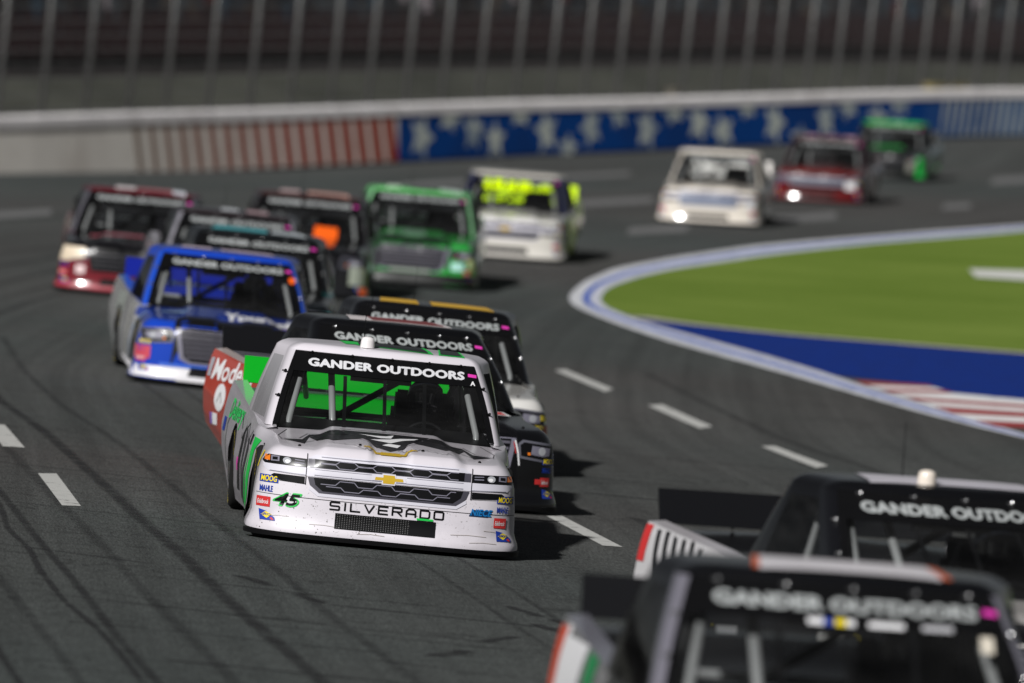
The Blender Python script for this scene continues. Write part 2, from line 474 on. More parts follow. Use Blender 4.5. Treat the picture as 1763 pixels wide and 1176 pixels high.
# red and white stripes, each its own painted strip
STL = [(4.41, 110.18), (4.54, 109.2), (4.67, 108.3), (4.78, 107.5), (4.90, 106.7), (5.02, 105.8), (5.16, 104.6), (5.32, 103.0), (5.5, 101.6), (5.7, 100.2)]
SR = [(5.37, 110.23), (5.44, 109.6), (5.52, 109.0), (5.62, 108.3), (8.6, 105.7), (8.5, 104.8), (8.45, 103.9), (8.4, 103.0), (8.35, 102.0), (8.3, 100.9)]
mRS = worn((.30, .05, .05), .5, 6, 'stripe_red'); mWS = worn((.7, .7, .7), .5, 6, 'stripe_white')
for k in range(9):
    sheet('painted_stripe', [[STL[k], STL[k + 1], SR[k + 1], SR[k]]], mRS if k % 2 == 0 else mWS, .0085, step=.5)
sheet('apron_concrete', [[(5.75, 100.0), (8.2, 100.7), (20, 95), (20, 84), (8, 92), (6.15, 96.8)]], worn((.075, .068, .062), .5, 1.5, 'apron_concrete', (.05, .05, .05)), .004)
sheet('infield_white_bar', [[(8.13, 151.91), (9.21, 152.25), (14, 153.5), (14, 149), (8.95, 148.08), (8.08, 148.66)]], worn((.6, .6, .58), .2, 3, 'turf_paint'), .016)

# rubber laid down by tyres: darker streaks with soft edges
def rubber(op, name):
    m, t, b = newmat(name)
    uv = t.nodes.new('ShaderNodeUVMap'); uv.uv_map = 'UVMap'
    sp = t.nodes.new('ShaderNodeSeparateXYZ'); t.links.new(uv.outputs[0], sp.inputs[0])
    s = t.nodes.new('ShaderNodeMath'); s.operation = 'SUBTRACT'; s.inputs[1].default_value = .5; t.links.new(sp.outputs[0], s.inputs[0])
    a = t.nodes.new('ShaderNodeMath'); a.operation = 'ABSOLUTE'; t.links.new(s.outputs[0], a.inputs[0])
    r = t.nodes.new('ShaderNodeMapRange'); r.inputs['From Min'].default_value = .5; r.inputs['From Max'].default_value = .08; r.inputs['To Max'].default_value = op
    r.interpolation_type = 'SMOOTHSTEP'
    t.links.new(a.outputs[0], r.inputs['Value'])
    tc = t.nodes.new('ShaderNodeTexCoord')
    n = t.nodes.new('ShaderNodeTexNoise'); n.inputs['Scale'].default_value = 3; n.inputs['Detail'].default_value = 8; n.inputs['Roughness'].default_value = .7
    t.links.new(tc.outputs['Object'], n.inputs['Vector'])
    nr = t.nodes.new('ShaderNodeMapRange'); nr.inputs['From Min'].default_value = .3; nr.inputs['From Max'].default_value = .62; nr.inputs['To Min'].default_value = .12
    t.links.new(n.outputs['Fac'], nr.inputs['Value'])
    mu = t.nodes.new('ShaderNodeMath'); mu.operation = 'MULTIPLY'; t.links.new(r.outputs[0], mu.inputs[0]); t.links.new(nr.outputs[0], mu.inputs[1])
    t.links.new(mu.outputs[0], b.inputs['Alpha'])
    b.inputs['Base Color'].default_value = (.011, .011, .012, 1); b.inputs['Roughness'].default_value = .8
    return m
TM_A = [(-6.6, 100), (-5.8, 91), (-5.02, 83.64), (-4.22, 77.47), (-3.31, 69.41), (-2.74, 64.27), (-2.33, 60.76), (-1.88, 56.44), (-1.35, 51.84), (-1.09, 49.57), (-.5, 44)]
TM_B = [(-4.6, 72), (-4.04, 67.25), (-3.38, 61.05), (-2.86, 56.43), (-2.39, 51.88), (-1.97, 48.17), (-1.6, 44)]
TM_C = [(-3.4, 54), (-3.0, 49.91), (-2.67, 47.02), (-2.3, 43)]
SEAM = [(-3.87, 64.48), (-3.67, 62.34), (-3.4, 60.01), (-3.26, 58.19), (-3.04, 56.38), (-2.85, 54.7), (-2.67, 53.58), (-2.49, 52.24), (-2.28, 50.25), (-2.08, 48.25)]
mR1 = rubber(.75, 'laid_rubber'); mR2 = rubber(.38, 'faint_rubber')
ribbon('tyre_mark', TM_A, .17, mR1, .003, uv=True)
ribbon('tyre_mark', TM_B, .10, mR1, .003, uv=True)
ribbon('tyre_mark', TM_C, .08, mR1, .003, uv=True)
for k in range(5):
    off = (-1.5, -.55, .62, 1.9, 2.3)[k]
    ribbon('tyre_mark', [(p[0] + off + 0, p[1]) for p in TM_A], rng.uniform(.05, .16), mR2, .002 + k * .0001, uv=True)
for k in range(5):
    off = 3.2 + k * .7
    ribbon('tyre_mark', [(np.interp(yy, _y, _xs) - off + .25 * math.sin(yy * .05 + k), yy) for yy in np.arange(80, 170, 3)], .22, mR2, .002 + k * .0001, uv=True)
ribbon('tyre_mark', [(1.7, 108), (2.4, 100), (3.0, 93), (3.6, 88), (4.4, 80)], .22, mR2, .0025, uv=True)
ribbon('tyre_mark', [(1.0, 73), (1.35, 70), (1.75, 66.5), (2.2, 62)], .2, mR2, .0025, uv=True)
sl = []
for i, p in enumerate(SEAM): sl.append((p[0] + rng.uniform(-.03, .03), p[1]))
mTAR = rubber(.95, 'crack_sealant')
ribbon('tar_seam', [(-4.05, 66.5)] + sl, .075, mTAR, .0045, uv=True)
# crosswise cracks and dark scabs in the old surface
crng = np.random.default_rng(21)
for y0, xa, xb in ((58.3, -2.6, -.4), (57.0, -1.4, 1.6), (55.6, -3.2, .2), (54.3, -1.9, 1.2), (53.1, -2.9, -.6), (52.2, -1.0, 1.3), (50.6, -2.2, .5), (49.4, -2.9, -.2), (60.8, -4.4, -2.4), (66.0, -4.0, -1.6), (72.0, -5.2, -2.6), (59.6, .4, 2.6), (62.2, .8, 3.4),
                    (80, .2, 3.4), (86, 0, 3.2), (76.5, .5, 3.0)):
    n = int((xb - xa) / .12); yv = y0; pts = []
    for i in range(n + 1):
        yv += crng.normal(0, .07) - .035; pts.append((xa + (xb - xa) * i / n, yv))
    ribbon('pavement_crack', pts, crng.uniform(.12, .24), mR2 if crng.random() < .5 else mTAR, .0032, uv=True)
for x0, y0, w in ((-.05, 58.6, .3), (.25, 57.6, .34), (.12, 56.9, .28), (.55, 56.0, .25), (-.25, 53.6, .4), (-1.9, 59.3, .35), (-1.5, 57.9, .3), (.05, 55.4, .3)):
    pts = [(x0 + .18 * math.sin(i * 1.7 + y0) * .3 + i * .045 * (1 if y0 > 56 else -1), y0 - i * .16) for i in range(7)]
    ribbon('tar_scab', pts, w * .5, mTAR, .0036, uv=True)

# ------------------------------------------------------------------ outer wall, fence, stands
WALL = np.array([(-27, 120), (-26.5, 150), (-25.5, 175), (-22.5, 194), (-17.5, 204), (-12.59, 210.0), (-9.5, 214.31), (-6.27, 218.61), (-2.9, 222.92), (0.29, 226.85), (3.43, 230.59),
                 (6.67, 234.33), (10.02, 238.08), (14.57, 243.0), (24, 252.5), (40, 268), (60, 286)], float)
_ws = np.r_[0, np.cumsum(np.linalg.norm(np.diff(WALL, axis=0), axis=1))]
_wt = np.arange(0, _ws[-1], .5)
WX = _sm(np.interp(_wt, _ws, WALL[:, 0]), 8); WY = _sm(np.interp(_wt, _ws, WALL[:, 1]), 8)
WTX, WTY = np.gradient(WX), np.gradient(WY)
_l = np.hypot(WTX, WTY); WTX /= _l; WTY /= _l
WZ = gz(WX, WY)
WH = np.interp(WX, [-12.6, -2.9, 6.7, 14.6], [1.08, 1.02, .935, .90])
def wall_s(y): return np.interp(y, WY, _wt)
def wp(s, out=0., z=0.):
    """point on the wall line: s along, out towards the stands"""
    x, y = np.interp(s, _wt, WX), np.interp(s, _wt, WY)
    tx, ty = np.interp(s, _wt, WTX), np.interp(s, _wt, WTY)
    return Vector((x - ty * out, y + tx * out, np.interp(s, _wt, WZ) + z * np.interp(s, _wt, WH)))

def wall_strip(mb, s0, s1, prof, step=1.0, closed=True):
    n = max(1, int(abs(s1 - s0) / step)); V = []; F = []; m = len(prof)
    for i in range(n + 1):
        s = s0 + (s1 - s0) * i / n
        V += [wp(s, a, b) for a, b in prof]
    for i in range(n):
        for j in range(m if closed else m - 1):
            a = i * m + j; b = i * m + (j + 1) % m
            F.append((a, b, b + m, a + m))
    if closed: F += [tuple(range(m)), tuple(n * m + j for j in range(m))[::-1]]
    mb.add(V, F)

wall = bpy.data.objects.new('outer_wall', None); link(wall)
tag(wall, 'long curving white, striped and blue retaining wall round the outside of the track', 'wall')
mW_CREAM = worn((.90, .86, .79), .25, .35, 'wall_cream', (.42, .33, .28), .5)
mW_BLUE = worn((.004, .055, .25), .4, .4, 'wall_blue', (.01, .03, .12), .5)
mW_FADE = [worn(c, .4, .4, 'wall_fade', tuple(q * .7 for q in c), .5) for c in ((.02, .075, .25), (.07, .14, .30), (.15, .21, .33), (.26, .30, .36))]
mCAP = worn((.85, .82, .82), .35, .8, 'wall_cap', (.5, .46, .46), .5)
HW = 1.22
s_str0, s_blue0, s_grey0 = wall_s(214.31), wall_s(222.82), wall_s(239.8)
def face_panel(s0, s1, m_):
    mb = MB().mat(m_)
    wall_strip(mb, s0 + .012, s1 - .012, [(0, .06), (0, HW), (.3, HW), (.3, .06)])
    mb.build('wall_panel', wall)
s = 30.0
cuts = [s_str0, s_blue0, s_grey0]
while s < _wt[-1] - 12:
    e = s + (3.0 if s < s_grey0 - .1 or s > s_grey0 + 7 else 1.6)
    for c in cuts:
        if s < c < e: e = c
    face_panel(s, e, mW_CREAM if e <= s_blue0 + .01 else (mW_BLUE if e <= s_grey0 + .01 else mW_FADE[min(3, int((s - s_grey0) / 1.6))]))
    s = e
s = 30.0
while s < _wt[-1] - 12:      # rounded white cap blocks
    mb = MB().mat(mCAP)
    wall_strip(mb, s + .02, s + 1.5 - .02, [(-.03, HW + .005), (-.03, HW + .24), (.03, HW + .30), (.38, HW + .30), (.42, HW + .24), (.42, HW + .005)])
    mb.build('wall_cap', wall); s += 1.5
mb = MB().mat(matte((.02, .02, .02), .9, 'wall_foot_shade'))  # black colour paints the shadow line along the wall base
wall_strip(mb, 30, _wt[-1] - 12, [(.05, -.05), (.05, .06), (.28, .06), (.28, -.05)])
mb.build('wall_foot', wall)
# red stripes, growing denser and redder toward the blue field
NS = 18
for k in range(NS):
    f = k / (NS - 1)
    a = s_str0 + .05 + (s_blue0 - s_str0) * (k / NS) ** 1.0
    w = (s_blue0 - s_str0) / NS * (.42 + .30 * f)
    c = tuple(np.array((.33, .25, .20)) * (1 - min(1, f * 1.7)) + np.array((.36, .055, .03)) * min(1, f * 1.7))
    mb = MB().mat(worn(c, .3, .8, 'stripe_paint', tuple(x * 1.3 for x in c)))
    n = 3; V = []; F = []
    for i in range(n + 1):
        sa = a + w * i / n
        V += [wp(sa - .10, -.006, HW * .985), wp(sa + .12, -.006, .07)]
    for i in range(n): F.append((2 * i, 2 * i + 1, 2 * i + 3, 2 * i + 2))
    mb.add(V, F); mb.build('wall_stripe', wall)
# pale ragged splashes painted on the blue field
mSPL = worn((.56, .60, .55), .6, .9, 'splash_paint', (.10, .17, .28), .47)
s = s_blue0 + .95; k = 0
def star(cx, cz, rx, rz, turn):
    return [(cx + rx * (1 if k % 2 == 0 else .46) * math.sin(k * math.pi / 5 + turn), cz + rz * (1 if k % 2 == 0 else .46) * math.cos(k * math.pi / 5 + turn)) for k in range(10)]
PRO = [(.52, .50), (.90, .30), (.62, .44), (.40, .42), (.92, .26), (.55, .50), (.16, .30), (.60, .46), (.88, .34)]
while s < s_grey0 - 1.0:
    cz0, rz0 = PRO[k % 9]
    pts = [(x, min(.985, max(.02, z_)) * HW) for x, z_ in star(s, cz0, rng.uniform(.44, .58), rz0 * 1.12, rng.uniform(-.35, .35))]
    pts = [p for i, p in enumerate(pts) if i == 0 or (Vector(p) - Vector(pts[i - 1])).length > .004]
    v2, e2, f2, *_ = delaunay_2d_cdt([Vector(p) for p in pts], [(i, (i + 1) % len(pts)) for i in range(len(pts))], [], 1, 1e-5)
    mb = MB().mat(mSPL); mb.add([wp(p.x, -.007, p.y) for p in v2], [tuple(f) for f in f2]); mb.build('wall_splash', wall)
    s += 1.0 + rng.uniform(-.10, .24); k += 1
s = s_grey0 + .6                                  # slanted pale hatch on the grey end
while s < s_grey0 + 5:
    mb = MB().mat(mSPL); mb.add([wp(s, -.007, .08), wp(s + .10, -.007, .08), wp(s + .34, -.007, HW * .97), wp(s + .24, -.007, HW * .97)], [(0, 1, 2, 3)])
    mb.build('wall_hatch', wall); s += .33

POST_Y = [210.15, 211.52, 212.92, 214.31, 215.5, 216.87, 218.22, 219.51, 220.82, 222.02, 223.23, 224.39, 225.57, 226.75, 227.86, 228.96, 230.03, 231.13, 232.12, 233.19, 234.13, 235.12, 236.11,
          237.05, 237.98, 238.86, 239.8, 240.74, 241.56, 242.44]
fence = bpy.data.objects.new('catch_fence', None); link(fence)
tag(fence, 'tall grey catch fence of leaning posts and cables standing on the outer wall', 'fence')
mPOST = paint((.24, .24, .235), .5, .1, .3, name='galvanised_post')
ps = [wall_s(p) for p in POST_Y]
ps = [ps[0] - 1.8 * k for k in range(10, 0, -1)] + ps + [ps[-1] + 1.5 * k for k in range(1, 11)]
LEAN = .62
for q in ps:
    mb = MB().mat(mPOST)
    a = wp(q, .2, HW + .28); b = wp(q + LEAN * 1.05, .2, HW + 4.2)
    side = Vector((1, 0, 0)) * .055
    mb.tube([a, a.lerp(b, .5), b], .07, 8)
    mb.box(a + Vector((0, 0, .02)), (.28, .28, .04))
    mb.build('post', fence, True)
mCAB = matte((.11, .11, .11), .5, 'steel_cable')
for z in np.arange(.42, 4.2, .34):
    mb = MB().mat(mCAB)
    mb.tube([wp(q, .08, HW + z) for q in np.arange(ps[0], ps[-1], 2.)], .016, 4)
    mb.build('cable', fence)
mb = MB().mat(matte((.075, .075, .075), .6, 'mesh_wire'))
for z in np.arange(.36, 4.2, .10): mb.tube([wp(q, .12, HW + z) for q in np.arange(ps[0], ps[-1], 4.)], .0028, 3)
for q in np.arange(ps[0], ps[-1], .12): mb.tube([wp(q, .125, HW + .3), wp(q + LEAN, .125, HW + 4.2)], .0028, 3)
wm = mb.build('wire_mesh', fence); wm['kind'] = 'stuff'

# bank and stands behind the fence; unlit, their darkness is put into the colours
def stand_strip(name, prof, mat_, kind='structure'):
    mb = MB().mat(mat_); wall_strip(mb, 20, _wt[-1] - 8, prof, 3., False); o = mb.build(name); o['kind'] = kind; return o
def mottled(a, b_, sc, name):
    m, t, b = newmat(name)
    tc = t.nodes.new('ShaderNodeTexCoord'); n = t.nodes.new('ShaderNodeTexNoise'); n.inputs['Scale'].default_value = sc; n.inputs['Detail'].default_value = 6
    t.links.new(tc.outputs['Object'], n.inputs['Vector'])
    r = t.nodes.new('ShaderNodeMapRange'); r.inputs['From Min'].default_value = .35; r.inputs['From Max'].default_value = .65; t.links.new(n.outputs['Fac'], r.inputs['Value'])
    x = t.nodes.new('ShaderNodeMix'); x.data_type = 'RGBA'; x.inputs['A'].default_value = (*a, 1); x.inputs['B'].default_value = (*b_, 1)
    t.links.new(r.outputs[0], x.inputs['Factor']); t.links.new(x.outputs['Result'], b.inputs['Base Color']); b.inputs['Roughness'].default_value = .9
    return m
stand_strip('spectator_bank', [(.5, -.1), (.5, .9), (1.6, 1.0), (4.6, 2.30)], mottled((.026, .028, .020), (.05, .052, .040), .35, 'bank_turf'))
bst = [(4.6, 2.30), (4.65, 2.45)]
z = 2.45; o0 = 4.65
for r_ in range(16):
    bst += [(o0 + .8, z), (o0 + .8, z + .3)]; o0 += .8; z += .3
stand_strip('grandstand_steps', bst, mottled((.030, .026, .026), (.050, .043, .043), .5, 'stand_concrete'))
# seats and spectators, far out of focus
seatm = matte((.034, .021, .022), .6, 'maroon_seat', .3)
mb = MB().mat(seatm)
for r_ in range(3):
    zz = 2.45 + r_ * .3; oo = 4.65 + r_ * .8 + .35
    for q in np.arange(28, _wt[-1] - 14, .62):
        p0 = [wp(q, oo + .28, zz + .42), wp(q + .48, oo + .28, zz + .42), wp(q + .48, oo, zz + .40), wp(q, oo, zz + .40), wp(q, oo + .38, zz + .86), wp(q + .48, oo + .38, zz + .86)]
        mb.add(p0, [(0, 1, 2, 3), (1, 0, 4, 5)])
o = mb.build('stand_seats'); tag(o, 'rows of dark maroon seats above the bank behind the fence', 'seats', kind='stuff')
mb = MB()
pal = [matte(c, .8, 'spectator_cloth') for c in ((.025, .028, .033), (.04, .046, .055), (.07, .08, .088), (.022, .02, .02), (.08, .065, .055), (.04, .065, .09), (.34, .30, .32), (.10, .03, .03))]
for r_ in range(3, 16):
    zz = 2.45 + r_ * .3; oo = 4.65 + r_ * .8 + .4
    for q in np.arange(28, _wt[-1] - 14, .75):
        if rng.random() < .82:
            mb.mat(pal[int(rng.choice(8, p=[.2, .2, .17, .18, .09, .08, .04, .04]))])
            qq = q + rng.uniform(-.15, .15); h = rng.uniform(.75, .95)
            mb.add([wp(qq - .22, oo, zz), wp(qq + .22, oo, zz), wp(qq + .24, oo + .1, zz + h * .7), wp(qq - .24, oo + .1, zz + h * .7), wp(qq + .1, oo + .1, zz + h), wp(qq - .1, oo + .1, zz + h)], [(0, 1, 2, 3), (3, 2, 4, 5)])
o = mb.build('crowd'); tag(o, 'dim blurred crowd sitting in the upper rows of the stand', 'crowd', kind='stuff')
# small things on the bank
t_ = bpy.data.objects.new('equipment_box', None); link(t_); t_.location = wp(wall_s(232.74), 1.1, 1.02)
tag(t_, 'small cream equipment box standing just behind the white wall cap', 'box')
mb = MB().mat(matte((.55, .5, .4), .7, 'cream_box')); mb.box((0, 0, .32), (.5, .5, .62)); mb.build('cabinet', t_)
mb = MB().mat(matte((.45, .4, .32), .7, 'cream_lid')); mb.box((0, 0, .66), (.58, .58, .05)); mb.build('lid', t_)
t_ = bpy.data.objects.new('yellow_barrier', None); link(t_); t_.location = wp(wall_s(241.4), 1.2, 1.03)
tag(t_, 'dull yellow barrier behind the fence at the far right of the wall', 'barrier')
mb = MB().mat(matte((.30, .24, .08), .7, 'dull_yellow')); mb.box((0, 0, .45), (1.4, .06, .3)); mb.build('board', t_)
mb = MB().mat(matte((.15, .13, .08), .7, 'barrier_leg')); mb.box((-.55, 0, .22), (.06, .3, .44)); mb.build('leg', t_)
mb = MB().mat(matte((.15, .13, .08), .7, 'barrier_leg')); mb.box((.55, 0, .22), (.06, .3, .44)); mb.build('leg', t_)
t_ = bpy.data.objects.new('trestle', None); link(t_); b0 = wp(wall_s(211.9), 3.2, 1.7); t_.location = b0
tag(t_, 'pale braced frame on the dark bank behind the fence at the far left', 'frame')
mG = matte((.20, .18, .17), .7, 'pale_timber')
MB().mat(mG).tube([(-.75, 0, .05), (.55, 0, .75)], .045, 6).build('brace', t_)
MB().mat(mG).tube([(.5, 0, -.2), (.62, 0, 1.7)], .04, 6).build('upright', t_)
MB().mat(mG).tube([(-.1, 0, .1), (.1, 0, 1.4)], .03, 6).build('strut', t_)

# ------------------------------------------------------------------ the race truck, built once from its surfaces
D_, PW = .50, 3.1
def smooth(e0, e1, x):
    t = np.clip((x - e0) / (e1 - e0), 0, 1); return t * t * (3 - 2 * t)
def Wc(y):
    y = np.asarray(y, float)
    q = np.clip((D_ - y) / D_, 0, 1)
    return np.clip(1 - q ** PW, 0, 1) ** (1 / PW)
def hood_h(x, y):
    x = np.abs(np.asarray(x, float)); y = np.asarray(y, float)
    base = .652 + .066 * (1 - np.exp(-np.maximum(y - .06, 0) / .13)) + .080 * np.clip(y / 1.55, 0, 1.2)
    side = smooth(.455, .555, x + .06 * (y - .3))
    base = base - .036 * side - .022 * x ** 2
    notch = smooth(.155, .115, x) * smooth(1.0, .35, y)
    base = base - .026 * notch
    return base
_IV = np.array([0, .03, .07, .13, .2, .45, .7, .82, .90, .96, 1.0]); _IN = np.array([.0, .0, .006, .022, .035, .045, .062, .082, .108, .142, .185])
_DV = np.array([0, .15, .45, .75, .92, 1.0]); _DN = np.array([.05, .02, .0, .025, .05, .07])
def inset(v, y):
    k = smooth(1.0, 1.8, y)
    return np.interp(v, _IV, _IN) * (1 - k) + np.interp(v, _DV, _DN) * k
def zb(y): return np.interp(y, [0, .4, 4.3, 5.15], [.062, .075, .095, .30])
def ztop(y):
    a = hood_h(.815, y)
    return np.where(np.asarray(y) < 1.6, a, np.interp(y, [1.6, 3.1, 5.15], [float(hood_h(.815, 1.6)), .81, .935]))
def side_x(y, z):
    v = (z - zb(y)) / (ztop(y) - zb(y))
    return Wc(y) - inset(np.clip(v, 0, 1), y)
def skew(y): return .10 * np.clip((np.asarray(y, float) - 2.6) / 2.5, 0, 1.1)      # these bodies kick out at the right rear corner

# contour of the front clip in plan, from rear left round the nose to rear right
phi = np.linspace(0, 1, 900)
yy = np.r_[np.linspace(1.6, .5, 200)[:-1], D_ * (1 - np.cos(np.linspace(math.pi / 2, 0, 700)) ** (2 / PW))[::1]]
xx = Wc(yy)
half = np.c_[xx, yy]
half = half[np.r_[True, np.linalg.norm(np.diff(half, axis=0), axis=1) > 1e-6]]
sl_ = np.r_[0, np.cumsum(np.linalg.norm(np.diff(half, axis=0), axis=1))]
s42 = np.interp(-.42, -half[:, 1], sl_)
ts = np.r_[np.linspace(0, s42, 24)[:-1], np.linspace(s42, sl_[-1], 56)]
hp = np.c_[np.interp(ts, sl_, half[:, 0]), np.interp(ts, sl_, half[:, 1])]
hp[-1] = (0, 0)
C = np.r_[np.c_[-hp[:, 0], hp[:, 1]], hp[::-1][1:]]
NC = len(C); ia, ib = 23, NC - 24                     # columns where y = .42
T = np.gradient(C, axis=0); T /= np.linalg.norm(T, axis=1)[:, None]
NRM = np.c_[T[:, 1], -T[:, 0]]                        # outward
if NRM[NC // 2, 1] > 0: NRM = -NRM
VV = np.array([0, .03, .07, .13, .2, .28, .36, .45, .54, .62, .7, .76, .82, .86, .90, .93, .96, .98, 1.0])
rows = []
for v in VV:
    ins = np.interp(v, _IV, _IN)
    # sides straighten toward the doors
    kk = np.array([inset(v, y) for y in C[:, 1]])
    P2 = C - NRM * kk[:, None]
    it = np.interp(1.0, _IV, _IN)
    Pt = C - NRM * it
    zt = hood_h(Pt[:, 0], np.clip(Pt[:, 1], 0, 9))
    z0 = zb(C[:, 1])
    rows.append(np.c_[P2, z0 + (zt - z0) * v])
NV = len(VV)
Pt = rows[-1]
A_ = np.array([0, 1.62])
for k in np.r_[np.linspace(.985, .80, 14), np.linspace(.77, .02, 26)]:
    q = A_ + (Pt[:, :2] - A_) * k
    rows.append(np.c_[q, hood_h(q[:, 0], q[:, 1])])
G = np.array(rows)                                    # [row, col, xyz]
def grid_normals(G):
    du = np.gradient(G, axis=1); dv = np.gradient(G, axis=0)
    n = np.cross(du, dv); l = np.linalg.norm(n, axis=2, keepdims=True); l[l == 0] = 1
    return n / l
GN = grid_normals(G)
def grid_part(name, r0, r1, c0, c1, Gx=None, Nx=None, flip=False):
    Gx = G if Gx is None else Gx; Nx = GN if Nx is None else Nx
    g = Gx[r0:r1 + 1, c0:c1 + 1]; n = Nx[r0:r1 + 1, c0:c1 + 1]
    nr, nc = g.shape[:2]
    I = np.arange(nr * nc).reshape(nr, nc)
    f = np.stack([I[:-1, :-1], I[:-1, 1:], I[1:, 1:], I[1:, :-1]], -1).reshape(-1, 4)
    if flip: f = f[:, ::-1]
    return mesh(name, g.reshape(-1, 3), f, True, n.reshape(-1, 3))
# orientation check: nose normal must point to -y
if GN[8, NC // 2, 1] > 0: GN = -GN
FL = np.cross(G[8, NC // 2 + 1] - G[8, NC // 2], G[9, NC // 2] - G[8, NC // 2])[1] > 0
VS = 13                                               # v = .86: hood seam
M = {}
M['nose'] = grid_part('nose', 0, VS, ia, ib, flip=FL)
M['hood'] = grid_part('hood', VS, len(G) - 1, 0, NC - 1, flip=FL)

def side_panel(name, y0, y1, v1, arch=None, sgn=-1, step=.05):
    bot = []
    ya = np.arange(y0, y1 + 1e-6, (y1 - y0) / max(2, round((y1 - y0) / step)))
    for y in ya:
        if arch is not None:
            cy, cz, r = arch
            if abs(y - cy) < r - 1e-4:
                continue
        bot.append((y, float(zb(y))))
    if arch is not None:
        cy, cz, r = arch
        a0 = math.asin((float(zb(cy)) - cz) / r)
        arc = [(cy - r * math.cos(a), cz + r * math.sin(a)) for a in np.linspace(a0, math.pi - a0, 26)]
        lo = [p for p in bot if p[0] < arc[0][0] - .01]; hi = [p for p in bot if p[0] > arc[-1][0] + .01]
        bot = lo + arc + hi
    zt = lambda y: float(zb(y) + (ztop(y) - zb(y)) * v1)
    nz = 10
    rt = [(y1, float(zb(y1)) + (zt(y1) - float(zb(y1))) * k / nz) for k in range(1, nz)]
    top = [(y, zt(y)) for y in ya[::-1]]
    lf = [(y0, float(zb(y0)) + (zt(y0) - float(zb(y0))) * k / nz) for k in range(nz - 1, 0, -1)]
    P = bot + rt + top + lf
    m = len(P); ex = []
    for y in np.arange(y0 + step * .6, y1 - .01, step):
        for k in range(1, 16):
            z = float(zb(y)) + (zt(y) - float(zb(y))) * k / 16
            if arch is None or (y - arch[0]) ** 2 + (z - arch[1]) ** 2 > (arch[2] + .02) ** 2: ex.append((y, z))
    v2, e2, f2, *_ = delaunay_2d_cdt([Vector(p) for p in P + ex], [(i, (i + 1) % m) for i in range(m)], [], 1, 1e-5)
    Y = np.array([p.x for p in v2]); Z = np.array([p.y for p in v2])
    X = side_x(Y, Z); e = 1e-3
    n = np.c_[np.ones_like(X), -(side_x(Y + e, Z) - side_x(Y - e, Z)) / (2 * e), -(side_x(Y, Z + e) - side_x(Y, Z - e)) / (2 * e)]
    n[:, 0] *= 1; n /= np.linalg.norm(n, axis=1)[:, None]
    if sgn < 0: X = X + skew(Y)
    V = np.c_[X * sgn, Y, Z]; n[:, 0] *= sgn
    F = []
    for f in f2:
        a, b, c = (Vector(V[i]) for i in f[:3])
        F.append(tuple(f) if (b - a).cross(c - a).x * sgn > 0 else tuple(f[::-1]))
    return mesh(name, V, F, True, n)
ARF, ARR = (.97, .30, .345), (3.82, .30, .36)
for sg, nm in ((-1, 'l'), (1, 'r')):
    M['fender' + nm] = side_panel('fender', .42, 1.6, .86, ARF, sg)
    M['door' + nm] = side_panel('door', 1.605, 3.1, 1., None, sg)
    M['bed' + nm] = side_panel('bedside', 3.105, 5.15, 1., ARR, sg)

# bed: rails, deck, tail
def strip(name, La, Lb, sub=1):
    V = list(La) + list(Lb); n = len(La)
    return mesh(name, V, [(i, i + 1, n + i + 1, n + i) for i in range(n - 1)], True)
yb = np.linspace(3.15, 5.15, 12)
for sg, nm in ((-1, 'l'), (1, 'r')):
    m_ = MB()
    for i in range(len(yb) - 1):
        pass
    kx = lambda y: float(side_x(y, ztop(y))) + (float(skew(y)) if sg < 0 else 0)
    La = [(sg * kx(y), y, float(ztop(y))) for y in yb]
    Lb = [(sg * (kx(y) - .10), y, float(ztop(y)) + .012) for y in yb]
    Lc = [(sg * (kx(y) - .115), y, float(ztop(y)) - .05) for y in yb]
    V = La + Lb + Lc; n = len(yb)
    M['rail' + nm] = mesh('bed_rail', V, [(i, i + 1, n + i + 1, n + i) for i in range(n - 1)] + [(n + i, n + i + 1, 2 * n + i + 1, 2 * n + i) for i in range(n - 1)], False)
    yd = np.linspace(1.45, 3.3, 12)
    La = [(sg * kx(y), y, float(ztop(y))) for y in yd]
    Lb = [(sg * .80, y, float(ztop(y)) + .02) for y in yd]
    M['belt' + nm] = strip('belt_panel', La, Lb)
V = []; F = []
for i, y in enumerate(yb):
    for k in range(9):
        u = -1 + k / 4
        w = float(side_x(y, ztop(y))) - .105
        if u < 0: w += float(skew(y)) + .01
        V.append((u * w, y, float(ztop(y)) - .045 + .02 * (1 - u * u)))
for i in range(len(yb) - 1):
    for k in range(8): F.append((i * 9 + k, i * 9 + k + 1, i * 9 + k + 10, i * 9 + k + 9))
M['deck'] = mesh('bed_cover', V, F, True)
zs = np.linspace(.30, .89, 8)
V = [(s * (float(side_x(5.15, z)) + (.10 if s < 0 else 0)), 5.15, z) for z in zs for s in (-1, 1)]
M['tail'] = mesh('tailgate', V, [(2 * i, 2 * i + 1, 2 * i + 3, 2 * i + 2) for i in range(7)])
mb = MB(); rt_ = Matrix.Rotation(R(-22), 3, 'X')
mb.box((-.05, 5.20, 1.03), (1.83, .014, .22), rt_)
M['spoiler'] = mb.mesh('spoiler')
mb = MB()
mb.tube([(0, 5.19, .92), (0, 5.275, 1.10)], .012, 6)
M['brace'] = mb.mesh('spoiler_brace')
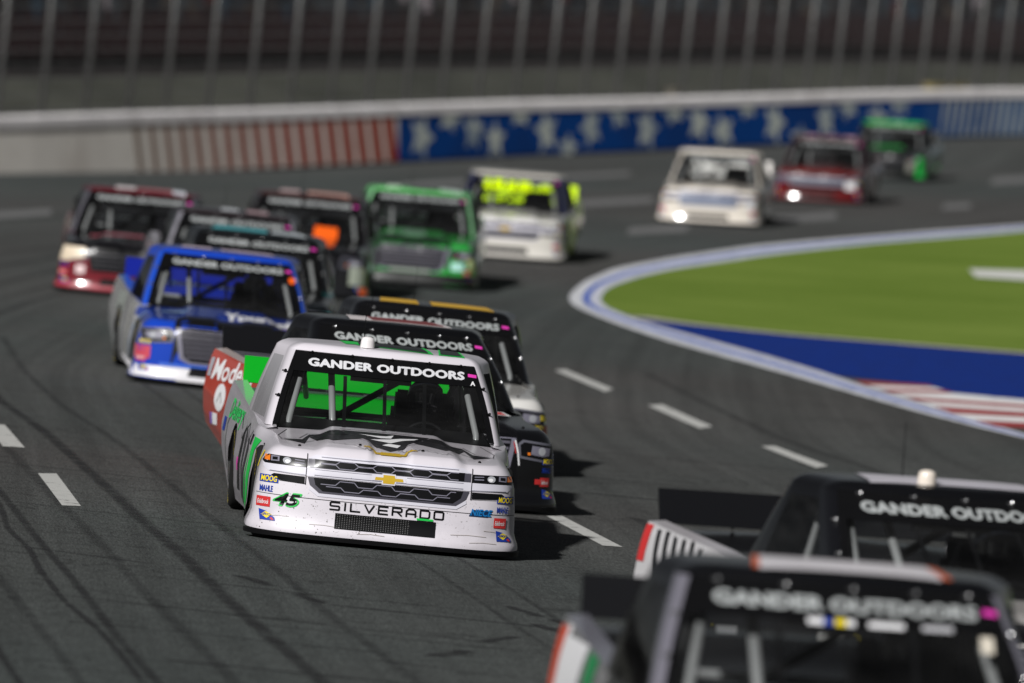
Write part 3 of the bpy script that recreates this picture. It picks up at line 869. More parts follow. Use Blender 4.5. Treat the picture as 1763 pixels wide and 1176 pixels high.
# splitter lip under the nose
V = []; F = []
for i in range(ia, ib + 1):
    o_ut = C[i] + NRM[i] * .012; inn = C[i] - NRM[i] * .12
    V += [(o_ut[0], o_ut[1], .064), (o_ut[0], o_ut[1], .030), (inn[0], inn[1], .030), (inn[0], inn[1], .064)]
n = ib - ia + 1
for i in range(n - 1):
    for j in range(4): F.append((i * 4 + j, i * 4 + (j + 1) % 4, (i + 1) * 4 + (j + 1) % 4, (i + 1) * 4 + j))
M['splitter'] = mesh('splitter', V, F)
# under tray closes the body from below
mb = MB(); mb.box((0, 2.75, .16), (1.76, 4.6, .02)); M['tray'] = mb.mesh('floor_pan')

# cab
def cz(b): return .765 + .545 * b
def cw(b): return .885 - .155 * b - .012 * math.sin(b * math.pi) * -1
def cyf(b): return 1.50 + .86 * b - .03 * math.sin(b * math.pi)
def cyr(b): return 3.50 - .36 * b
NF = 12
def ring(b):
    w, yf, yr = cw(b), cyf(b), cyr(b)
    H = []
    xe = w - .055
    for k in range(NF + 1):
        x = xe * k / NF; H.append((x, yf + .13 * (x / w) ** 2))
    y1 = H[-1][1]
    for k in range(1, 5):                           # rounded pillar
        t = k / 4; H.append((xe + (w - xe) * math.sin(t * math.pi / 2), y1 + .12 * (1 - math.cos(t * math.pi / 2)) + .02 * t))
    y2 = H[-1][1]
    for k in range(1, 13):
        t = k / 12; H.append((w + .085 * t, y2 + (yr - .22 - y2) * t))
    for k in range(1, 5):
        t = k / 4; H.append((w + .085 - .20 * (1 - math.cos(t * math.pi / 2)), yr - .22 + .20 * math.sin(t * math.pi / 2)))
    x5 = H[-1][0]
    for k in range(1, 11):
        t = k / 10; H.append((x5 * (1 - t), yr - .02 + .02 * t))
    full = [(-x, y) for x, y in H[::-1]][:-1] + H[:-1]      # starts & ends at rear centre
    return [(x, y, cz(b)) for x, y in full]
LB = [0, .07, .16, .28, .40, .52, .64, .745, .80, .90, 1.0]
RG = np.array([ring(b) for b in LB])
nR = RG.shape[1]
nH = NF + 1 + 4 + 12 + 4 + 10                        # points on half incl. both centres
cF = nH - 1                                          # index of front centre column
def side_of(col):                                    # signed half-index from front centre
    return col - cF
# roof rows
roofG = [RG[-1]]
cen = np.array([0, 2.80])
for k in (.99, .972, .945, .90, .83, .72, .58, .42, .25, .1, .01):
    q = RG[-1].copy()
    q[:, :2] = cen + (RG[-1][:, :2] - cen) * k
    q[:, 2] = 1.31 + .048 * (1 - max(0, (k - .86) / .14) ** 2.2 if k > .86 else 1) + .022 * (1 - k ** 2) + .022 * np.clip((q[:, 1] - 2.36) / .8, 0, 1)
    roofG.append(q)
CG = np.concatenate([RG, np.array(roofG[1:])])
CGc = np.concatenate([CG, CG[:, :1]], axis=1)        # close the ring
CN = grid_normals(CGc)
if CN[3, cF, 1] > 0: CN = -CN
NB = len(LB) - 1
def cab_faces(sel):
    F = []
    for r in range(CGc.shape[0] - 1):
        for c in range(CGc.shape[1] - 1):
            if sel(r, c): F.append((r * CGc.shape[1] + c, r * CGc.shape[1] + c + 1, (r + 1) * CGc.shape[1] + c + 1, (r + 1) * CGc.shape[1] + c))
    return F
def cab_part(name, sel, flip=None):
    F = cab_faces(sel)
    used = sorted({i for f in F for i in f}); mp = {u: i for i, u in enumerate(used)}
    V = CGc.reshape(-1, 3)[used]; N = CN.reshape(-1, 3)[used]
    F = [tuple(mp[i] for i in f) for f in F]
    a, b, c = (Vector(V[i]) for i in F[0][:3]); n = (b - a).cross(c - a)
    if n.dot(Vector(N[F[0][0]])) < 0: F = [f[::-1] for f in F]
    return mesh(name, V, F, True, N)
def face_h(c):                                       # half index of a face column 0.. from front centre
    return c - cF if c >= cF else cF - 1 - c
isF = lambda c: face_h(c) < NF
isSW = lambda c: NF + 4 + 1 <= face_h(c) < NF + 4 + 10
isRW = lambda c: face_h(c) >= NF + 4 + 12 + 4 + 2
ROOF0 = NB
M['ws'] = cab_part('windshield', lambda r, c: r < NB and isF(c))
M['swl'] = cab_part('side_window', lambda r, c: 1 <= r < 9 and isSW(c) and c < cF)
M['swr'] = cab_part('window_net', lambda r, c: 1 <= r < 9 and isSW(c) and c >= cF)
M['rw'] = cab_part('rear_window', lambda r, c: 1 <= r < 9 and isRW(c))
isAP = lambda c: NF <= face_h(c) < NF + 4
M['apl'] = cab_part('pillar', lambda r, c: r < NB and isAP(c) and c < cF)
M['apr'] = cab_part('pillar', lambda r, c: r < NB and isAP(c) and c >= cF)
M['frame'] = cab_part('cab_frame', lambda r, c: r < NB and not isF(c) and not isAP(c) and not (1 <= r < 9 and (isSW(c) or isRW(c))))
M['roof'] = cab_part('roof', lambda r, c: r >= NB)
def ws_pt(a, b, off=0.):
    """point of the windshield: a across in metres, b up 0..1"""
    w = cw(b); y = cyf(b) + .13 * (a / w) ** 2
    e = 1e-3
    y2 = cyf(b + e) + .13 * (a / cw(b + e)) ** 2
    ta = Vector((1, .26 * a / w ** 2, 0)); tb = Vector((0, y2 - y, cz(b + e) - cz(b)))
    n = ta.cross(tb).normalized()
    if n.y > 0: n = -n
    return Vector((a, y, cz(b))) + n * off
def ws_strip(name, fa0, fa1, b0, b1, off, na=24, nb=4):
    V = []; F = []
    for j in range(nb + 1):
        b = b0 + (b1 - b0) * j / nb; w = cw(b) - .055
        for i in range(na + 1): V.append(ws_pt(w * (fa0 + (fa1 - fa0) * i / na), b, off))
    for j in range(nb):
        for i in range(na):
            a = j * (na + 1) + i; F.append((a, a + 1, a + na + 2, a + na + 1))
    return mesh(name, V, F, True)
M['header'] = ws_strip('header_banner', -1, 1, .725, .985, .005)
for q, nm in (((-1, -.945), 'l'), ((.945, 1), 'r')):
    mb = MB()
    V = []
    for j in range(13):
        b = .02 + .72 * j / 12; w = cw(b) - .055
        V += [ws_pt(w * q[0], b, .006), ws_pt(w * q[1], b, .006)]
    mb.add(V, [(2 * i, 2 * i + 1, 2 * i + 3, 2 * i + 2) for i in range(12)])
    M['trim' + nm] = mb.mesh('windshield_trim')
def clip_mesh():
    mb = MB(); mb.lathe([(-.006, .0), (-.006, .011), (.012, .010), (.016, .006), (.016, 0)], 'z', n=10)
    mb.box((0, .012, .004), (.012, .03, .006)); return mb.mesh('windshield_clip')
M['clip'] = clip_mesh()
CLIPS = [(x, .97) for x in (-.55, -.25, .05, .33, .57)] + [(s * f, b) for s in (-1, 1) for f, b in ((.745, .70), (.79, .38))]
# windshield support straps and cage
def tb(p, r=.022, n=10):
    mb = MB(); mb.tube(p, r, n); return mb
for i_s, x in enumerate((-.30, .0, .30)):
    mb = MB(); mb.add([ws_pt(x - .014, b, -.012) for b in (.02, .3, .6, .74)] + [ws_pt(x + .014, b, -.012) for b in (.02, .3, .6, .74)], [(i, i + 1, 5 + i, 4 + i) for i in range(3)])
    M['strap%d' % i_s] = mb.mesh('windshield_strap')
mb = MB()
for sg in (-1, 1):
    mb.tube([(sg * .73, 1.78, .55), (sg * .70, 1.80, .82), (sg * .60, 2.50, 1.235), (sg * .60, 2.9, 1.26), (sg * .66, 3.0, .9), (sg * .70, 3.02, .45)], .024, 10)
    mb.tube([(sg * .60, 2.9, 1.22), (sg * .52, 3.6, .92)], .022, 8)
mb.tube([(-.60, 2.9, 1.26), (.60, 2.9, 1.26)], .024, 10)
mb.tube([(-.60, 2.50, 1.235), (.60, 2.50, 1.235)], .022, 10)
mb.tube([(-.66, 3.0, .84), (.66, 3.0, .84)], .022, 10)
mb.tube([(-.60, 2.96, .62), (.36, 2.92, 1.27)], .026, 10)
mb.tube([(-.36, 1.86, .70), (-.40, 2.46, 1.23)], .026, 10)
M['cage'] = mb.mesh('roll_cage', True)
mb = MB()
mb.add([(-.80, 1.62, .755), (.80, 1.62, .755), (.76, 1.98, .83), (-.76, 1.98, .83), (-.74, 2.0, .60), (.74, 2.0, .60)], [(0, 1, 2, 3), (3, 2, 5, 4)])
M['dash'] = mb.mesh('dashboard')
mb = MB(); mb.add([(-.80, 3.32, .3), (.80, 3.32, .3), (.78, 3.30, .80), (-.78, 3.30, .80), (.74, 3.45, .81), (-.74, 3.45, .81)], [(0, 1, 2, 3), (3, 2, 4, 5)])
M['bulk'] = mb.mesh('bulkhead')
mb = MB(); mb.box((-.02, 2.36, 1.155), (.46, .03, .07)); mb.box((-.19, 2.37, 1.225), (.02, .02, .08)); mb.box((.15, 2.37, 1.225), (.02, .02, .08)); M['mirror'] = mb.mesh('rear_view_mirror')
mb = MB()                                            # racing seat with head surround
mb.box((.34, 2.86, .66), (.48, .10, .56)); mb.box((.34, 2.60, .42), (.50, .48, .12))
mb.box((.34, 2.88, .97), (.40, .09, .20)); mb.box((.14, 2.74, .96), (.035, .30, .18)); mb.box((.54, 2.74, .96), (.035, .30, .18))
mb.box((.10, 2.75, .70), (.04, .28, .34)); mb.box((.58, 2.75, .70), (.04, .28, .34))
M['seat'] = mb.mesh('seat')
mb = MB()
for k in range(24): pass
pts = [(.34 + .17 * math.cos(a), 2.16 + .05 * math.sin(a), .70 + .16 * math.sin(a)) for a in np.linspace(0, 2 * math.pi, 25)]
mb.tube(pts, .014, 8); mb.tube([(.18, 2.16, .70), (.50, 2.16, .70)], .012, 6); mb.tube([(.34, 2.16, .70), (.34, 1.9, .68)], .02, 8)
M['wheel_s'] = mb.mesh('steering_wheel', True)
# wheels
mb = MB(); mb.lathe([(-.14, .235), (-.155, .27), (-.15, .325), (-.125, .352), (-.06, .357), (.06, .357), (.125, .352), (.15, .325), (.155, .27), (.14, .235)], 'x', n=40)
M['tyre'] = mb.mesh('tyre', True)
mb = MB(); mb.lathe([(.13, .24), (.135, .215), (.10, .20), (.06, .14), (.09, .06), (.10, 0)], 'x', n=32); mb.lathe([(-.13, .24), (-.13, .2), (.06, .19)], 'x', n=32)
for k in range(5):
    a = 2 * math.pi * k / 5; mb.lathe([(.075, .014), (.10, .013), (.10, 0)], 'x', (0, .085 * math.cos(a), .085 * math.sin(a)), 6)
M['rim'] = mb.mesh('rim', True)
mb = MB()                                            # yellow sidewall lettering
for a0 in (.4,):
    for k in range(9):
        a = a0 + k * .13
        q = [(.1535, r_ * math.cos(b_), r_ * math.sin(b_)) for r_, b_ in ((.275, a), (.318, a), (.318, a + .085), (.275, a + .085))]
        mb.add(q, [(0, 1, 2, 3)])
M['tlet'] = mb.mesh('tyre_lettering')
for sg, nm in ((-1, 'l'), (1, 'r')):                  # dark arch liners
    for cy, n2 in ((.97, 'f'), (3.82, 'b')):
        mb = MB(); mb.lathe([(sg * .60, .0), (sg * .60, .355), (sg * .90, .355)], 'x', (0, cy, .30), 24)
        M['liner' + nm + n2] = mb.mesh('wheel_arch_liner')
mb = MB(); mb.lathe([(0, .055), (.05, .052), (.075, .045), (.085, .02), (.086, 0)], 'z', n=24); M['dome'] = mb.mesh('roof_camera', True)
mb = MB(); mb.tube([(0, 0, 0), (0, .01, .32)], [.004, .002], 5); M['antenna'] = mb.mesh('antenna')
mb = MB(); mb.lathe([(0, .016), (.02, .015), (.03, .006), (.03, 0)], 'z', n=8); M['pin'] = mb.mesh('hood_pin')

# projection target for stickers
def bvh_of(keys):
    V = []; F = []
    for k in keys:
        b = len(V); V += [v.co.copy() for v in M[k].vertices]
        F += [tuple(i + b for i in p.vertices) for p in M[k].polygons]
    return BVHTree.FromPolygons(V, F)
BV_BODY = bvh_of(['nose', 'hood', 'fenderl', 'fenderr', 'doorl', 'doorr', 'bedl', 'bedr'])
BV_ROOF = bvh_of(['roof'])
PLANES = {'F': (lambda p: Vector((p[0], -2, .058 + (p[1] - .085) * .945)), Vector((0, 1, 0)), BV_BODY),
          'T': (lambda p: Vector((p[0], p[1], 3)), Vector((0, 0, -1)), BV_BODY),
          'Q': (lambda p: Vector((p[0], p[1], 3)), Vector((0, 0, -1)), BV_ROOF),
          'L': (lambda p: Vector((-3, p[0], p[1])), Vector((1, 0, 0)), BV_BODY),
          'R': (lambda p: Vector((3, p[0], p[1])), Vector((-1, 0, 0)), BV_BODY)}
def project(plane, p, lift):
    if plane == 'H':                                  # on the windshield: (metres across, metres up the glass from its base)
        return ws_pt(p[0], p[1], .005 + lift)
    f, d, bv = PLANES[plane]
    loc, nor, i, _ = bv.ray_cast(f(p), d)
    if loc is None: return None
    if nor.dot(d) > 0: nor = -nor
    return loc + nor * lift

_font_cache = {}
def text_tris(body, bold=0.0, shear=0.0, spacing=1.0):
    key = (body, bold, shear, spacing)
    if key in _font_cache: return _font_cache[key]
    c = bpy.data.curves.new('lettering', 'FONT'); c.body = body; c.size = 1; c.offset = bold; c.shear = shear; c.space_character = spacing
    c.resolution_u = 3; c.align_x = 'LEFT'
    o = bpy.data.objects.new('lettering', c); S.collection.objects.link(o)
    dg = bpy.context.evaluated_depsgraph_get(); dg.update()
    m = o.evaluated_get(dg).to_mesh()
    v = np.array([x.co[:2] for x in m.vertices]); f = []
    m.calc_loop_triangles()
    for p in m.loop_triangles: f.append(tuple(p.vertices))
    o.evaluated_get(dg).to_mesh_clear()
    bpy.data.objects.remove(o); bpy.data.curves.remove(c)
    lo, hi = v.min(0), v.max(0)
    v = (v - lo) / (hi - lo)
    _font_cache[key] = (v, f); return v, f

class Decal:
    """printed vinyl laid on the body: every polygon follows the panel under it"""
    def __init__(s): s.mb = MB()
    def poly(s, plane, pts, m, lay=0, step=.045):
        P = []
        n = len(pts)
        if plane == 'F': step = min(step, .028)
        for i in range(n):
            a = np.array(pts[i], float); b = np.array(pts[(i + 1) % n], float)
            k = max(1, int(np.linalg.norm(b - a) / step))
            P += [tuple(a + (b - a) * j / k) for j in range(k)]
        k = len(P)
        x0, y0 = np.min(P, 0); x1, y1 = np.max(P, 0)
        ex = [(x, y) for x in np.arange(x0 + step / 2, x1, step) for y in np.arange(y0 + step / 2, y1, step)]
        v2, e2, f2, *_ = delaunay_2d_cdt([Vector(p) for p in P + ex], [(i, (i + 1) % k) for i in range(k)], [], 1, 1e-6)
        return s._put(plane, [(p.x, p.y) for p in v2], f2, m, lay)
    def rect(s, plane, x0, x1, y0, y1, m, lay=0, sk=0.):
        return s.poly(plane, [(x0, y0), (x1, y0), (x1 + sk, y1), (x0 + sk, y1)], m, lay)
    def stroke(s, plane, pts, w, m, lay=0, closed=False):
        p = [np.array(q, float) for q in pts]
        if closed: p = p + [p[0]]
        for a, b in zip(p[:-1], p[1:]):
            d = b - a; l = np.linalg.norm(d)
            if l < 1e-6: continue
            d /= l; n = np.array((-d[1], d[0])) * w / 2
            a2, b2 = a - d * w * .3, b + d * w * .3
            s.poly(plane, [a2 - n, b2 - n, b2 + n, a2 + n], m, lay, .05)
        return s
    def text(s, plane, body, x0, x1, y0, y1, m, lay=0, bold=.02, shear=0., flip=False, spacing=1.0, sk=0.):
        v, f = text_tris(body, min(bold, .012), shear, spacing)
        h = abs(y1 - y0) * max(0, bold - .012) * .8
        for k, (dx, dy) in enumerate([(0, 0), (h, 0), (-h, 0), (0, h), (0, -h)] if h > 0 else [(0, 0)]):
            pts = [((x1 - (x1 - x0) * a) + dx if flip else (x0 + (x1 - x0) * a) + dx, y0 + (y1 - y0) * b + sk * a + dy) for a, b in v]
            s._put(plane, pts, f, m, lay + k * .13)
        return s
    def _put(s, plane, pts, faces, m, lay):
        lift = .0028 + lay * .0014
        q = [project(plane, p, lift) for p in pts]
        s.mb.mat(m)
        F = []
        for f in faces:
            if any(q[i] is None for i in f): continue
            F.append(tuple(f))
        mp = {}; V = []
        for f in F:
            for i in f:
                if i not in mp: mp[i] = len(V); V.append(q[i])
        s.mb.add(V, [tuple(mp[i] for i in f) for f in F]); return s
    def mesh(s, name): return s.mb.mesh(name, True)

def vin(h): return paint(hx(h), .4, .3, name='vinyl')
# ---- prints shared by makes
DM = {}
d = Decal(); d.text('H', 'GANDER OUTDOORS', -.575, .595, .80, .90, dLET, 1, bold=.075, spacing=1.04); DM['banner'] = d.mesh('banner_lettering')
d = Decal(); d.poly('H', [(.625, .845), (.69, .835), (.69, .875), (.625, .885)], dPINK, 1); DM['tab'] = d.mesh('pink_tab')
d = Decal(); d.text('H', 'A', .645, .68, .735, .79, dWHITE, 1, bold=.05); DM['tab2'] = d.mesh('small_letter')

def lamp_chev(sg):
    d = Decal(); X = lambda a: sg * a
    def P(pts, m, l): d.poly('F', [(X(a), b) for a, b in pts], m, l)
    P([(.60, .598), (.90, .600), (.915, .615), (.905, .668), (.60, .662)], dBLACK, 1)
    P([(.865, .622), (.902, .624), (.897, .662), (.865, .662)], dAMB, 2)
    P([(.800, .622), (.858, .62), (.858, .66), (.800, .66)], dCHROMED, 2)
    P([(.812, .630), (.848, .628), (.848, .65), (.812, .652)], dBLACK, 3)
    c = [(.745 + .030 * math.cos(a), .634 + .024 * math.sin(a)) for a in np.linspace(0, 6.283, 17)[:-1]]
    P(c, dLENS, 3)
    c = [(.74 + .018 * math.cos(a), .628 + .012 * math.sin(a)) for a in np.linspace(0, 6.283, 13)[:-1]]
    P(c, dWHITE, 4)
    P([(.62, .620), (.69, .622), (.69, .630), (.62, .628)], dCHROMED, 2)
    P([(.62, .640), (.69, .644), (.69, .650), (.62, .646)], dCHROMED, 2)
    P([(.60, .586), (.905, .590), (.915, .600), (.60, .598)], dCHROME, 1)
    return d.mesh('headlight')
def lamp_toy(sg):
    d = Decal(); X = lambda a: sg * a
    def P(pts, m, l): d.poly('F', [(X(a), b) for a, b in pts], m, l)
    P([(.585, .50), (.80, .475), (.90, .50), (.925, .63), (.62, .655), (.575, .62)], vin('60606a'), 1)
    P([(.605, .52), (.80, .497), (.885, .515), (.905, .612), (.63, .634), (.595, .61)], dBLACK, 2)
    P([(.69, .535), (.80, .52), (.86, .53), (.87, .595), (.70, .61)], dCHROMED, 3)
    c = [(.79 + .035 * math.cos(a), .565 + .035 * math.sin(a)) for a in np.linspace(0, 6.283, 17)[:-1]]
    P(c, dLENS, 4)
    P([(.66, .53), (.685, .528), (.685, .55), (.66, .55)], dAMB, 4)
    return d.mesh('headlight')
for sg, nm in ((-1, 'l'), (1, 'r')):
    DM['lamp_chev' + nm] = lamp_chev(sg); DM['lamp_toy' + nm] = lamp_toy(sg)

def grille_chev():
    d = Decal()
    d.poly('F', [(-.60, .665), (-.54, .70), (.54, .70), (.60, .665)], dCHROME, 1)
    d.poly('F', [(-.50, .684), (.50, .684), (.50, .690), (-.50, .690)], dCHROMED, 2)
    d.poly('F', [(-.595, .60), (.595, .60), (.595, .668), (-.595, .668)], vin('45434d'), 1)
    d.poly('F', [(-.545, .606), (.545, .606), (.545, .667), (-.545, .667)], dBLACK, 2)
    d.poly('F', [(-.60, .535), (.60, .535), (.60, .60), (-.60, .60)], dCHROME, 1)
    d.stroke('F', [(-.54, .547), (.54, .547)], .006, dCHROMED, 2)
    d.stroke('F', [(-.54, .590), (-.13, .590)], .004, dCHROMED, 2); d.stroke('F', [(.13, .590), (.54, .590)], .004, dCHROMED, 2)
    d.poly('F', [(-.59, .53), (-.57, .47), (-.50, .415), (.50, .415), (.57, .47), (.59, .53)], vin('45434d'), 1)
    d.poly('F', [(-.545, .530), (-.53, .475), (-.475, .43), (.475, .43), (.53, .475), (.545, .530)], dBLACK, 2)
    d.poly('F', [(-.57, .462), (-.50, .412), (.50, .412), (.57, .462), (.575, .435), (.505, .388), (-.505, .388), (-.575, .435)], dCHROME, 1)
    for base, amp, x0, x1 in ((.624, .013, -.50, .50), (.652, .011, -.50, .50), (.500, .016, -.49, .49), (.455, .014, -.45, .45)):
        for ph in (0,):
            p = []; x = x0; up = base in (.624, .455)
            while x < x1:
                p.append((x, base + (amp if up else -amp))); p.append((min(x1, x + .105), base + (amp if up else -amp)))
                x += .135; up = not up
            d.stroke('F', p, .0065, dCHROMED, 3)
    return d.mesh('grille')
def emblem_chev():
    d = Decal()
    bt = lambda cx, cz, w, h: [(cx - w, cz - h * .36), (cx - w * .42, cz - h * .36), (cx - w * .42, cz - h), (cx + w * .36, cz - h), (cx + w * .42, cz - h * .36), (cx + w, cz - h * .36), (cx + w * .95, cz + h * .36), (cx + w * .42, cz + h * .36), (cx + w * .36, cz + h), (cx - w * .42, cz + h), (cx - w * .42, cz + h * .36), (cx - w * .95, cz + h * .36)]
    d.poly('F', bt(0, .566, .125, .042), dCHROME, 3, .03); d.poly('F', bt(0, .566, .105, .032), dGOLD, 4, .03)
    return d.mesh('emblem')
def grille_toy():
    d = Decal()
    d.poly('F', [(-.56, .665), (.56, .665), (.50, .33), (.40, .285), (-.40, .285), (-.50, .33)], dCHROMED, 1)
    d.poly('F', [(-.515, .655), (.515, .655), (.455, .345), (.37, .31), (-.37, .31), (-.455, .345)], dBLACK, 2)
    for k in range(6):
        z = .355 + k * .052; w = .44 + .07 * (z - .345) / .3
        d.poly('F', [(-w, z), (w, z), (w, z + .022), (-w, z + .022)], vin('5c5a64'), 3)
    d.poly('T', [(-.59, .07), (.59, .07), (.54, .42), (-.54, .42)], dBLACK, 1)
    return d.mesh('grille')
def grille_bar():
    d = Decal()
    d.poly('F', [(-.62, .66), (.62, .66), (.58, .36), (-.58, .36)], dBLACK, 1)
    d.poly('F', [(-.62, .60), (.62, .60), (.61, .54), (-.61, .54)], dCHROME, 2); d.poly('F', [(-.60, .47), (.60, .47), (.59, .42), (-.59, .42)], dCHROMED, 2)
    return d.mesh('grille')
def intake():
    d = Decal(); d.poly('F', [(-.367, .155), (.367, .155), (.367, .275), (-.367, .275)], mBLK, 1)
    d.poly('F', [(.175, .157), (.365, .157), (.365, .273), (.175, .273)], dBLACK, 2)
    for i in range(30):
        for j in range(8):
            x = -.352 + i * .0178; z = .164 + j * .0138
            d.poly('F', [(x, z), (x + .006, z), (x + .006, z + .005), (x, z + .005)], matte((.14, .14, .14), .5, 'screen_wire'), 2)
    return d.mesh('lower_intake')
def intake_plain():
    d = Decal(); d.poly('F', [(-.40, .15), (.40, .15), (.37, .255), (-.37, .255)], mBLK, 1); return d.mesh('lower_intake')
def side_slots(sg):
    d = Decal(); X = lambda a: sg * a
    d.poly('F', [(X(a), b) for a, b in ((.61, .478), (.80, .488), (.85, .515), (.83, .53), (.61, .528))], dBLACK, 2)
    d.poly('F', [(X(a), b) for a, b in ((.60, .535), (.87, .545), (.91, .575), (.905, .592), (.60, .586))], dCHROME, 1)
    d.stroke('F', [(X(.60), .474), (X(.79), .482)], .004, dBLACK, 2); d.stroke('F', [(X(.60), .54), (X(.86), .548)], .005, dCHROMED, 2)
    return d.mesh('side_vent')
def grille_dark():
    d = Decal()
    d.poly('F', [(-.60, .67), (.60, .67), (.52, .34), (-.52, .34)], dBLACK, 1)
    for k in range(4): d.poly('F', [(-.50, .40 + k * .06), (.50, .40 + k * .06), (.50, .415 + k * .06), (-.50, .415 + k * .06)], vin('34343a'), 2)
    return d.mesh('grille')
DM['grille_dark'] = grille_dark()
DM['grille_chev'], DM['emblem_chev'], DM['grille_toy'], DM['grille_bar'] = grille_chev(), emblem_chev(), grille_toy(), grille_bar()
DM['intake'], DM['intake_plain'] = intake(), intake_plain()
DM['vent_l'], DM['vent_r'] = side_slots(-1), side_slots(1)

# square-cut letters of the bumper name
def bumper_letters():
    L = {'S': [[(1, 1), (.08, 1), (0, .9), (0, .58), (.08, .5), (.92, .5), (1, .42), (1, .1), (.92, 0), (0, 0)]], 'I': [[(.5, 1), (.5, 0)]], 'L': [[(0, 1), (0, 0), (1, 0)]],
         'V': [[(0, 1), (.5, 0), (1, 1)]], 'E': [[(1, 1), (0, 1), (0, 0), (1, 0)], [(0, .5), (.92, .5)]], 'R': [[(0, 0), (0, 1), (.9, 1), (1, .9), (1, .6), (.9, .5), (0, .5)], [(.5, .5), (1, 0)]],
         'A': [[(0, 0), (0, .75), (.22, 1), (.78, 1), (1, .75), (1, 0)], [(0, .38), (1, .38)]], 'D': [[(0, 0), (0, 1), (.86, 1), (1, .85), (1, .15), (.86, 0), (0, 0)]],
         'O': [[(.1, 0), (0, .1), (0, .9), (.1, 1), (.9, 1), (1, .9), (1, .1), (.9, 0), (.1, 0)]]}
    d = Decal(); x = -.415
    for ch in 'SILVERADO':
        w = .012 if ch == 'I' else .066
        for st in L[ch]:
            d.stroke('F', [(x + a * w + .006, .300 + b * .056) for a, b in st], .0125, dBLACK, 1)
        x += w + .0355
    return d.mesh('bumper_lettering')

# stickers
def sticker_set(sg):
    d = Decal()
    a, b = (-.925, -.795) if sg < 0 else (.80, .925)
    out = []
    d.rect('F', a, b, .455, .513, dBLUE, 1); d.text('F', 'MOOG', a + .010, b - .010, .463, .506, dYEL, 2, bold=.03, shear=.12); out.append(d.mesh('sponsor_sticker'))
    d = Decal(); d.text('F', 'MAHLE', a + .005, b - .035, .385, .43, dBLUE, 1, bold=.03); out.append(d.mesh('sponsor_lettering'))
    d = Decal(); d.rect('F', a - .01, b - .045, .268, .345, dRED, 1); d.text('F', 'Edelbrock', a - .002, b - .055, .288, .322, dWHITE, 2, bold=.01, shear=.2); out.append(d.mesh('sponsor_sticker'))
    d = Decal()
    d.poly('F', [(a + .01, .248), (a + .06, .236), (a + .125, .19), (a + .130, .166), (a + .022, .166)], dBLUE, 1)
    d.poly('F', [(a + .028, .205), (a + .06, .232), (a + .105, .212), (a + .07, .18)], dYEL, 2); d.poly('F', [(a + .092, .182), (a + .105, .192), (a + .122, .172), (a + .11, .168)], dRED, 3)
    d.text('F', 'SUNOCO', a + .032, a + .098, .200, .217, dBLUE, 3, bold=.03); out.append(d.mesh('sponsor_sticker'))
    return out

# ------------------------------------------------------------------ driver, grown once as one skinned body
def driver_mesh():
    J = {}; E = []; Rr = []; P = []
    def j(n, p, r): J[n] = len(P); P.append(p); Rr.append(r)
    j('pel', (.34, 2.62, .42), .16); j('bel', (.34, 2.68, .58), .15); j('che', (.34, 2.68, .76), .17); j('nec', (.34, 2.66, .90), .075); j('hea', (.34, 2.64, 1.02), .085)
    E += [('pel', 'bel'), ('bel', 'che'), ('che', 'nec'), ('nec', 'hea')]
    for s_, q in (('l', -1), ('r', 1)):
        j('sh' + s_, (.34 + q * .20, 2.66, .82), .075); j('el' + s_, (.34 + q * .27, 2.42, .64), .055); j('wr' + s_, (.34 + q * .18, 2.22, .72), .036); j('pa' + s_, (.34 + q * .17, 2.16, .74), .034)
        E += [('che', 'sh' + s_), ('sh' + s_, 'el' + s_), ('el' + s_, 'wr' + s_), ('wr' + s_, 'pa' + s_)]
        for k in range(4):
            j('f%d%s' % (k, s_), (.34 + q * (.165 - .012 * k), 2.115, .765 - .020 * k), .010); j('g%d%s' % (k, s_), (.34 + q * (.145 - .010 * k), 2.125 + .004 * k, .775 - .020 * k), .009)
            E += [('pa' + s_, 'f%d%s' % (k, s_)), ('f%d%s' % (k, s_), 'g%d%s' % (k, s_))]
        j('th' + s_, (.34 + q * .14, 2.15, .775), .011); E += [('pa' + s_, 'th' + s_)]
        j('hi' + s_, (.34 + q * .10, 2.55, .42), .10); j('kn' + s_, (.34 + q * .14, 2.12, .52), .065); j('an' + s_, (.34 + q * .12, 1.80, .30), .045); j('to' + s_, (.34 + q * .12, 1.70, .36), .04)
        E += [('pel', 'hi' + s_), ('hi' + s_, 'kn' + s_), ('kn' + s_, 'an' + s_), ('an' + s_, 'to' + s_)]
    m = bpy.data.meshes.new('driver_body')
    m.from_pydata(P, [(J[a], J[b]) for a, b in E], [])
    o = bpy.data.objects.new('driver_body', m); link(o)
    md = o.modifiers.new('skin', 'SKIN'); o.modifiers.new('sub', 'SUBSURF').levels = 1
    sv = m.skin_vertices[0].data
    for i, r in enumerate(Rr): sv[i].radius = (r, r * .85)
    sv[0].use_root = True
    dg = bpy.context.evaluated_depsgraph_get(); dg.update()
    r = bpy.data.meshes.new_from_object(o.evaluated_get(dg)); r.name = 'driver_body'
    r.polygons.foreach_set('use_smooth', [True] * len(r.polygons))
    bpy.data.objects.remove(o)
    return r
M['driver'] = driver_mesh()
mb = MB(); hv = []
for (h, r) in [(-.13, .085), (-.11, .115), (-.05, .132), (.02, .137), (.08, .125), (.12, .085), (.14, .03), (.142, 0)]: hv.append((h, r))
mb.lathe(hv, 'z', (.34, 2.64, 1.03), 28); M['helmet'] = mb.mesh('helmet', True)
V = []
for j_ in range(5):
    for i in range(13):
        a = R(-90) + R(-62 + 124 * i / 12); z = -.03 + .075 * j_ / 4
        V.append((.34 + .1415 * math.cos(a), 2.64 + .1415 * math.sin(a), 1.03 + z))
